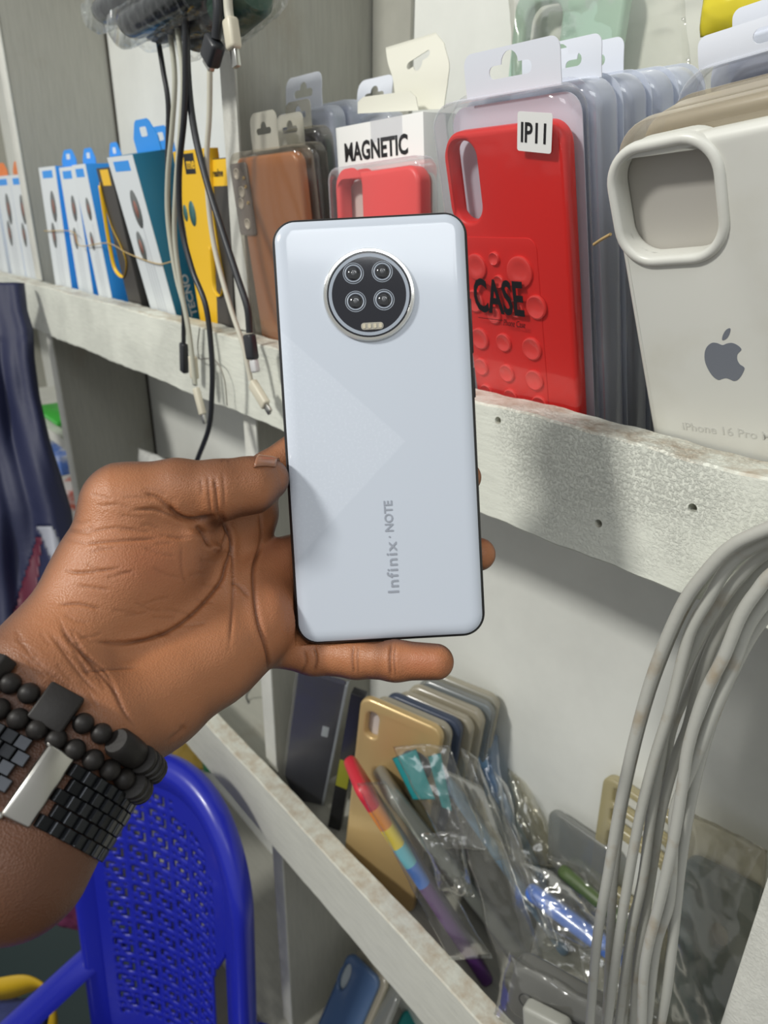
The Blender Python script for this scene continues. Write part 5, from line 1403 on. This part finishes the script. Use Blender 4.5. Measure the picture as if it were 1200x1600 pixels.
# bundle of bagged adapters
M_gun = mat('gunmetal sleeve', (0.012, 0.016, 0.018), 0.22, coat=.5); M_dgreen = mat('dark green adapter', (.02, .06, .04), .3)
bund = [
    ('bagged dark adapter, leftmost and topmost of the hanging bundle', (158, 22), (268, -28), .022, M_gun, -.004),
    ('bagged dark adapter, second from the left in the bundle', (200, 42), (300, -12), .022, M_gun, -.012),
    ('bagged black adapter at the low middle of the bundle', (236, 46), (320, 16), .024, M_bc, .004),
    ('bagged black adapter crossing the cables at the top', (278, 28), (350, -8), .030, M_bc, .010),
    ('bagged dark green adapter on the right of the bundle', (352, 28), (398, -14), .030, M_dgreen, .012),
    ('small bagged black adapter hanging lowest behind the plug', (299, 64), (332, 34), .020, M_bc, .014)]
for k, (lab, a, b, r_, m_, off) in enumerate(bund):
    A, B = P(*a, Y=YC + off), P(*b, Y=YC + off)
    root = thing('bagged_adapter', lab, 'adapter', Matrix.Translation(tuple(A)), 'bagged adapters in the hanging bundle')
    d_ = (B - A) / np.linalg.norm(B - A); L_ = np.linalg.norm(B - A)
    rr = r_ * .55
    o = link('adapter_body', tube_mesh([A + d_ * L_ * t for t in (0, .04, .12, .88, 1)], [rr * .55, rr * .85, rr, rr, rr * .8], 16, flat=.8), m_); auto(o, 50); pkeep(o, root)
    up_ = np.array([0, 0, 1.0]); n_ = up_ - d_ * (up_ @ d_); n_ /= np.linalg.norm(n_)
    f_ = np.cross(d_, n_)
    path = [A - d_ * .012, A - d_ * .004, A + d_ * L_ * .5, B + d_ * .01]
    me = tube_mesh(catmull(path, 30), np.interp(np.linspace(0, 1, 91), [0, .12, .3, 1], [rr * .8, rr * 1.08, rr * 1.1, rr * 1.1]), 60)
    vv = np.empty(len(me.vertices) * 3); me.vertices.foreach_get('co', vv); vv = vv.reshape(-1, 3)
    vv += np.stack([vnoise(vv, 70 + k * 3 + a_, 300) for a_ in range(3)], -1) * .0016
    me.vertices.foreach_set('co', vv.ravel()); me.update()
    o = link('bag', me, M_film2); pkeep(o, root)
# ------------------------------------------------------------------ jacket hanging at the left
M_navy = mat('navy jacket nylon', (0.013, 0.017, 0.056), 0.6, bump=(60, .3, .002)); M_mar = mat('maroon panel', (0.10, 0.012, 0.03), .55); M_jg = mat('grey stripe', (0.30, 0.31, 0.36), .5)
edge = [(36, 442), (41, 486), (50, 516), (52, 560), (60, 620), (76, 690), (94, 745), (110, 800), (116, 850), (128, 930), (140, 1020), (150, 1100), (155, 1200), (160, 1330)]
ey = [e[1] for e in edge]; ex_ = [e[0] for e in edge]
rows_, cols_ = 130, 90; V = []; uv = []
for j in range(rows_ + 1):
    yy_ = 442 + (1180 - 442) * j / rows_
    xr = np.interp(yy_, ey, ex_); xl = -150 - 0.1 * (yy_ - 442)
    for i in range(cols_ + 1):
        t = i / cols_; x = xl + (xr - xl) * t
        s = (yy_ - 442) / 888
        fold = .011 * math.sin(t * 21 + s * 3.2) * (0.35 + s) + .003 * math.sin(t * 47 - s * 7 + 1) + .004 * math.sin(s * 30 + t * 12)
        roll = .03 * (1 - math.sqrt(max(0, 1 - max(0, (t - .9) / .1) ** 2)))
        dj = .95 - .04 * s - fold * (0.6 if s < .1 else 1) * min(1, 0.3 + 4 * s) + roll
        p = P(x, yy_, d=dj)
        V.append(p); uv.append((x, yy_))
def jface(sel):
    Fc = []
    for j in range(rows_):
        for i in range(cols_):
            a = j * (cols_ + 1) + i
            x = uv[a][0]; y = uv[a][1]
            lo_ = 26 + (y - 835) * .05
            kind = 'n'
            if 820 < y < 960 and 48 + (950 - y) * .0 < x + (y - 820) * -0.28 + 22 and 70 < x - (y - 820) * .42 + 12 < 92: kind = 'g'
            elif y > 835 and (x > 58 - (y - 835) * .32) and (x < 66 - (y - 835) * .10) : kind = 'm'
            if kind == sel: Fc.append((a, a + cols_ + 1, a + cols_ + 2, a + 1))
    return Fc
jk = thing('jacket', 'dark navy jacket with maroon and grey stripes hanging over the rail at the left edge', 'jacket', Matrix.Translation(tuple(V[cols_])))
for sel, nm, m_ in (('n', 'jacket_body', M_navy), ('m', 'maroon_panel', M_mar), ('g', 'grey_stripe', M_jg)):
    me = mesh_of(V, jface(sel)); bm = bmesh.new(); bm.from_mesh(me)
    bmesh.ops.delete(bm, geom=[v_ for v_ in bm.verts if not v_.link_faces], context='VERTS'); bm.to_mesh(me); bm.free()
    o = link(nm, me, m_); pkeep(o, jk); sd = o.modifiers.new('s', 'SOLIDIFY'); sd.thickness = .002; sd.offset = 1
# ------------------------------------------------------------------ things on the far lower shelf behind the jacket
def blk(name, label, a, b, Y, dep, m, cat_='box', grp=None):
    A, B = P(*a, Y=Y), P(*b, Y=Y)
    o = box(name, (min(A[0], B[0]), max(A[0], B[0]), Y, Y + dep, min(A[2], B[2]), max(A[2], B[2])), m, bev=.004); tag(o, label, cat_, grp); return o
blk('tape_dispenser', 'bright green plastic item on the small shelf beside the jacket', (50, 634), (90, 668), .335, .05, mat('bright green plastic', (.06, .50, .06), .35), 'plastic item')
sh = box('shelf_strip', (-1.62, -1.190, .328, .467, P(80, 672, Y=.33)[2] - .018, P(80, 672, Y=.33)[2]), M_edge); sh['kind'] = 'structure'; sh.name = 'trim_90'
M_pack = mat('printed packaging', (.55, .58, .62), .35, noise=(28, (.10, .20, .55), .45, .6)); M_pack2 = mat('white red packaging', (.65, .62, .60), .35, noise=(24, (.55, .10, .06), .52, .62))
blk('snack_packet', 'blue and white printed packet below the green item', (60, 690), (97, 745), .34, .08, M_pack, 'packet')
blk('snack_packet', 'white packet with red print, lowest beside the jacket', (70, 750), (112, 860), .34, .08, M_pack2, 'packet')
o = bag('white_bag', pts4((213, 700, .40), (245, 712, .40), (330, 770, .41), (225, 770, .40)), .012, .004, 80, mat('white carrier bag', (.55, .55, .52), .4)); tag(o, 'crumpled white carrier bag tip above the thumb knuckle', 'bag')
o = bag('dark_pouch', pts4((245, 715, .43), (312, 722, .43), (320, 770, .43), (240, 770, .43)), .01, .003, 81, mat('dark brown pouch', (.10, .08, .06), .5)); tag(o, 'dark pouch end just behind the white carrier bag', 'pouch')
o = tube('wire_loop', [P(x, y, Y=.40) for x, y in ((372, 1108), (380, 1118), (392, 1128), (391, 1105), (385, 1088), (392, 1075), (400, 1060))], .0012, M_bc); tag(o, 'thin black wire loop seen under the palm', 'wire')

# ------------------------------------------------------------------ blue plastic chair
CA = np.array([-.525, .262, -.82]); CB = np.array([-.905, .120, -.82])
cu = (CA - CB); cu[2] = 0; CWD = np.linalg.norm(cu); cu /= CWD
cn = np.array([cu[1], -cu[0], 0.0])                 # towards the viewer
if cn @ (-(CA + CB) / 2) < 0: cn = -cn
cu3 = Vector(cu); cn3 = Vector(cn)
lean = .16
upc = np.array([0, 0, 1.0]) * math.cos(lean) - cn * math.sin(lean)
# origin of backrest frame: centre of seat line
CO = (CA + CB) / 2 + np.array([0, 0, 0.0])
MC = Matrix(((cu[0], -cn[0], upc[0], CO[0]), (cu[1], -cn[1], upc[1], CO[1]), (cu[2], -cn[2], upc[2], CO[2]), (0, 0, 0, 1)))
M_cblue = mat('blue chair plastic', (0.014, 0.022, 0.40), 0.30, spec=.5, coat=.15)
chair = thing('plastic_chair', 'blue plastic armchair with perforated rounded backrest below the hand', 'chair', MC)
# backrest outline in its own frame (x across, z up) traced from its real rounded shape
def cp(px, py): return in_plane(MC, px, py)
topz = cp(262, 1172)[1]; xr_ = cp(426, 1450)[0]; xl_ = cp(160, 1450)[0]
HW = (xr_ - xl_) / 2; CXm = (xr_ + xl_) / 2
print('chair half width', HW, 'top', topz, 'cx', CXm)
def outline(s, inset):
    """s in [-1,1] from left foot over the top to the right foot"""
    w = HW - inset; zt = topz - inset; rr = w * 1.0
    zc = zt - rr * .92
    L1 = .36; arc = math.pi * rr; tot = arc + 2 * L1
    t = s * tot / 2
    if abs(t) <= arc / 2:
        a = t / rr; return CXm + w * math.sin(a), zc + rr * .92 * math.cos(a)
    e = abs(t) - arc / 2
    return CXm + math.copysign(w, t), zc - e
def curve_y(x, z):      # the shell is dished
    return -0.10 * (((x - CXm) / HW) ** 2) * .45 + 0.02 * (z - topz) * 0
prof_c = [(0.062, .006), (.056, .001), (.047, -.003), (.036, -.0075), (.026, -.011), (.016, -.012), (.007, -.009), (.001, -.002), (-.001, .008), (.003, .018), (.006, .020), (.004, .010), (.010, -.003), (.024, -.006), (.045, .003), (.060, .009)]
V = []; Fc = []; NS = 120
for k in range(NS + 1):
    s = -1 + 2 * k / NS
    for (ins, yy_) in prof_c:
        f_ = 1.0 if s > .15 else (.42 if s < -.35 else .42 + .58 * (s + .35) / .5)
        x, z = outline(s, ins * f_); V.append((x, yy_ * (.5 + .5 * f_) + curve_y(x, z), z))
m_ = len(prof_c)
for k in range(NS):
    for j in range(m_):
        j2 = (j + 1) % m_; Fc.append((k * m_ + j, (k + 1) * m_ + j, (k + 1) * m_ + j2, k * m_ + j2))
me = mesh_of(V, Fc); bm = bmesh.new(); bm.from_mesh(me); bmesh.ops.recalc_face_normals(bm, faces=bm.faces); bm.to_mesh(me); bm.free()
auto(link('backrest_rim', me, M_cblue, chair), 60)
# perforated panel: 3.4 mm cells, L slots and dots
T8 = ["########", "#....###", "#.######", "#.##.#.#", "#.######", "######.#", "###....#".replace('....', '.##.'), "########"]
T8 = ["........", ".###..#.", ".#......", ".#.##.#.", "...##.#.", "......#.", ".#..###.", "........"]
cell = .0042
nx_ = int((HW * 2) / cell) + 2; nz_ = int(.50 / cell)
z_hi = topz - .012
vid = {}; V = []; Fc = []
def vtx(i, j):
    if (i, j) not in vid:
        x = CXm - HW + i * cell; z = z_hi - j * cell
        vid[(i, j)] = len(V); V.append((x, .004 + curve_y(x, z), z))
    return vid[(i, j)]
def inside_(x, z, inset):
    w = HW - inset; rr = w; zc = topz - inset - rr * .92
    if abs(x - CXm) > w: return False
    if z > zc: return ((x - CXm) / w) ** 2 + ((z - zc) / (rr * .92)) ** 2 < 1
    return True
for j in range(nz_):
    for i in range(nx_):
        x = CXm - HW + (i + .5) * cell; z = z_hi - (j + .5) * cell
        if not inside_(x, z, .040 if x > CXm else .018): continue
        # crescent openings beside the panel, low down
        dz = topz - z
        if x > CXm and dz > .235 and inside_(x, z, .058) and not inside_(x, z, .058 + min(.03, (dz - .235) * .45)): continue
        hole = T8[j % 8][i % 8] == '#'
        if hole and inside_(x, z, .082 if x > CXm else .036) and dz > .060 and dz < .46: continue
        Fc.append((vtx(i, j), vtx(i, j + 1), vtx(i + 1, j + 1), vtx(i + 1, j)))
pn = link('perforated_panel', mesh_of(V, Fc), M_cblue, chair, smooth=True)
sd = pn.modifiers.new('s', 'SOLIDIFY'); sd.thickness = .003; sd.offset = 1
# seat, arms and legs
seat_z = topz - .50
box('seat', (CXm - HW * 1.02, CXm + HW * 1.02, -.40, .02, seat_z - .02, seat_z), M_cblue, chair, bev=.009)
for sx in (-1, 1):
    x0 = CXm + sx * (HW - .01)
    tube('armrest', [(x0, .01, topz - .36), (x0 + sx * .02, -.08, topz - .38), (x0 + sx * .025, -.24, topz - .39), (x0 + sx * .01, -.35, topz - .42), (x0, -.385, seat_z)], .020, M_cblue, chair, flat=.5)
    for yy_ in (-.36, .0):
        tube('leg', [(x0, yy_, seat_z - .01), (x0 + sx * .02, yy_ - (.03 if yy_ < -.1 else -.02), seat_z - .40 + .42 * 0)], [.024, .017], M_cblue, chair, n=6)
# ------------------------------------------------------------------ things around the chair
o = bag('yellow_packet', [P(270, 1150, d=1.25), P(318, 1150, d=1.22), P(335, 1205, d=1.18), P(270, 1200, d=1.2)], .012, .003, 90, mat('mustard packet', (.62, .40, .05), .45)); tag(o, 'yellow packet between the chair top and the lower rail', 'packet')
o = bag('green_packet', [P(312, 1176, d=1.2), P(330, 1184, d=1.18), P(342, 1212, d=1.15), P(318, 1206, d=1.17)], .006, .002, 91, mat('green packet', (.02, .22, .08), .45)); tag(o, 'small green packet at the right end of the yellow packet', 'packet')
o = bag('maroon_cloth', [P(70, 1330, d=1.30), P(150, 1320, d=1.25), P(142, 1460, d=1.25), P(85, 1440, d=1.3)], .03, .008, 92, mat('maroon cloth', (.12, .015, .06), .8)); tag(o, 'dark pink cloth between the forearm and the blue chair', 'cloth')
M_tub = mat('dark green tub plastic', (.012, .03, .03), .4)
A = P(30, 1560, d=1.35)
tb = thing('tub', 'dark green plastic tub on the floor behind the forearm', 'tub', Matrix.Translation((A[0], A[1], -1.45)))
zt_ = A[2] + 1.45
tm_ = lathe_mesh([(.0, .002), (.19, .002), (.235, zt_ * .97), (.235, zt_), (.225, zt_), (.222, zt_ * .97), (.18, .02), (0, .02)], 48); tm_.transform(Matrix.Rotation(math.pi / 2, 4, 'X')); auto(link('tub_wall', tm_, M_tub, tb), 40)
rm_ = tube_mesh([(.238 * math.cos(a), .238 * math.sin(a), zt_) for a in np.linspace(0, 2 * math.pi, 48, endpoint=False)], .009, 10, True); link('rim', rm_, M_tub, tb)
yb_ = thing('sling_bag', 'dark blue bag with curled yellow strap in the bottom left corner', 'bag', Matrix.Translation(tuple(P(40, 1590, d=1.05))))
o = link('bag_body', bag_mesh([P(-60, 1560, d=1.1), P(70, 1560, d=1.05), P(90, 1680, d=1.0), P(-60, 1680, d=1.05)], .04, .006, 94), mat('dark blue bag', (.02, .03, .12), .7)); pkeep(o, yb_)
st = [P(x, y, d=d_) for x, y, d_ in ((-30, 1552, 1.03), (10, 1545, 1.03), (50, 1538, 1.03), (76, 1552, 1.03), (84, 1585, 1.03), (80, 1620, 1.03))]
pth = catmull(st, 8); V = []; Fc = []
for k, p in enumerate(pth):
    wv = (RM @ np.array([.15, 1.0, .3])) * (.013 + .006 * math.sin(k * .2)); V += [p - wv, p + wv]
for k in range(len(pth) - 1): Fc.append((2 * k, 2 * k + 1, 2 * k + 3, 2 * k + 2))
o = link('strap', mesh_of(V, Fc), mat('yellow strap', (.60, .38, .01), .5)); pkeep(o, yb_); sd = o.modifiers.new('s', 'SOLIDIFY'); sd.thickness = .003
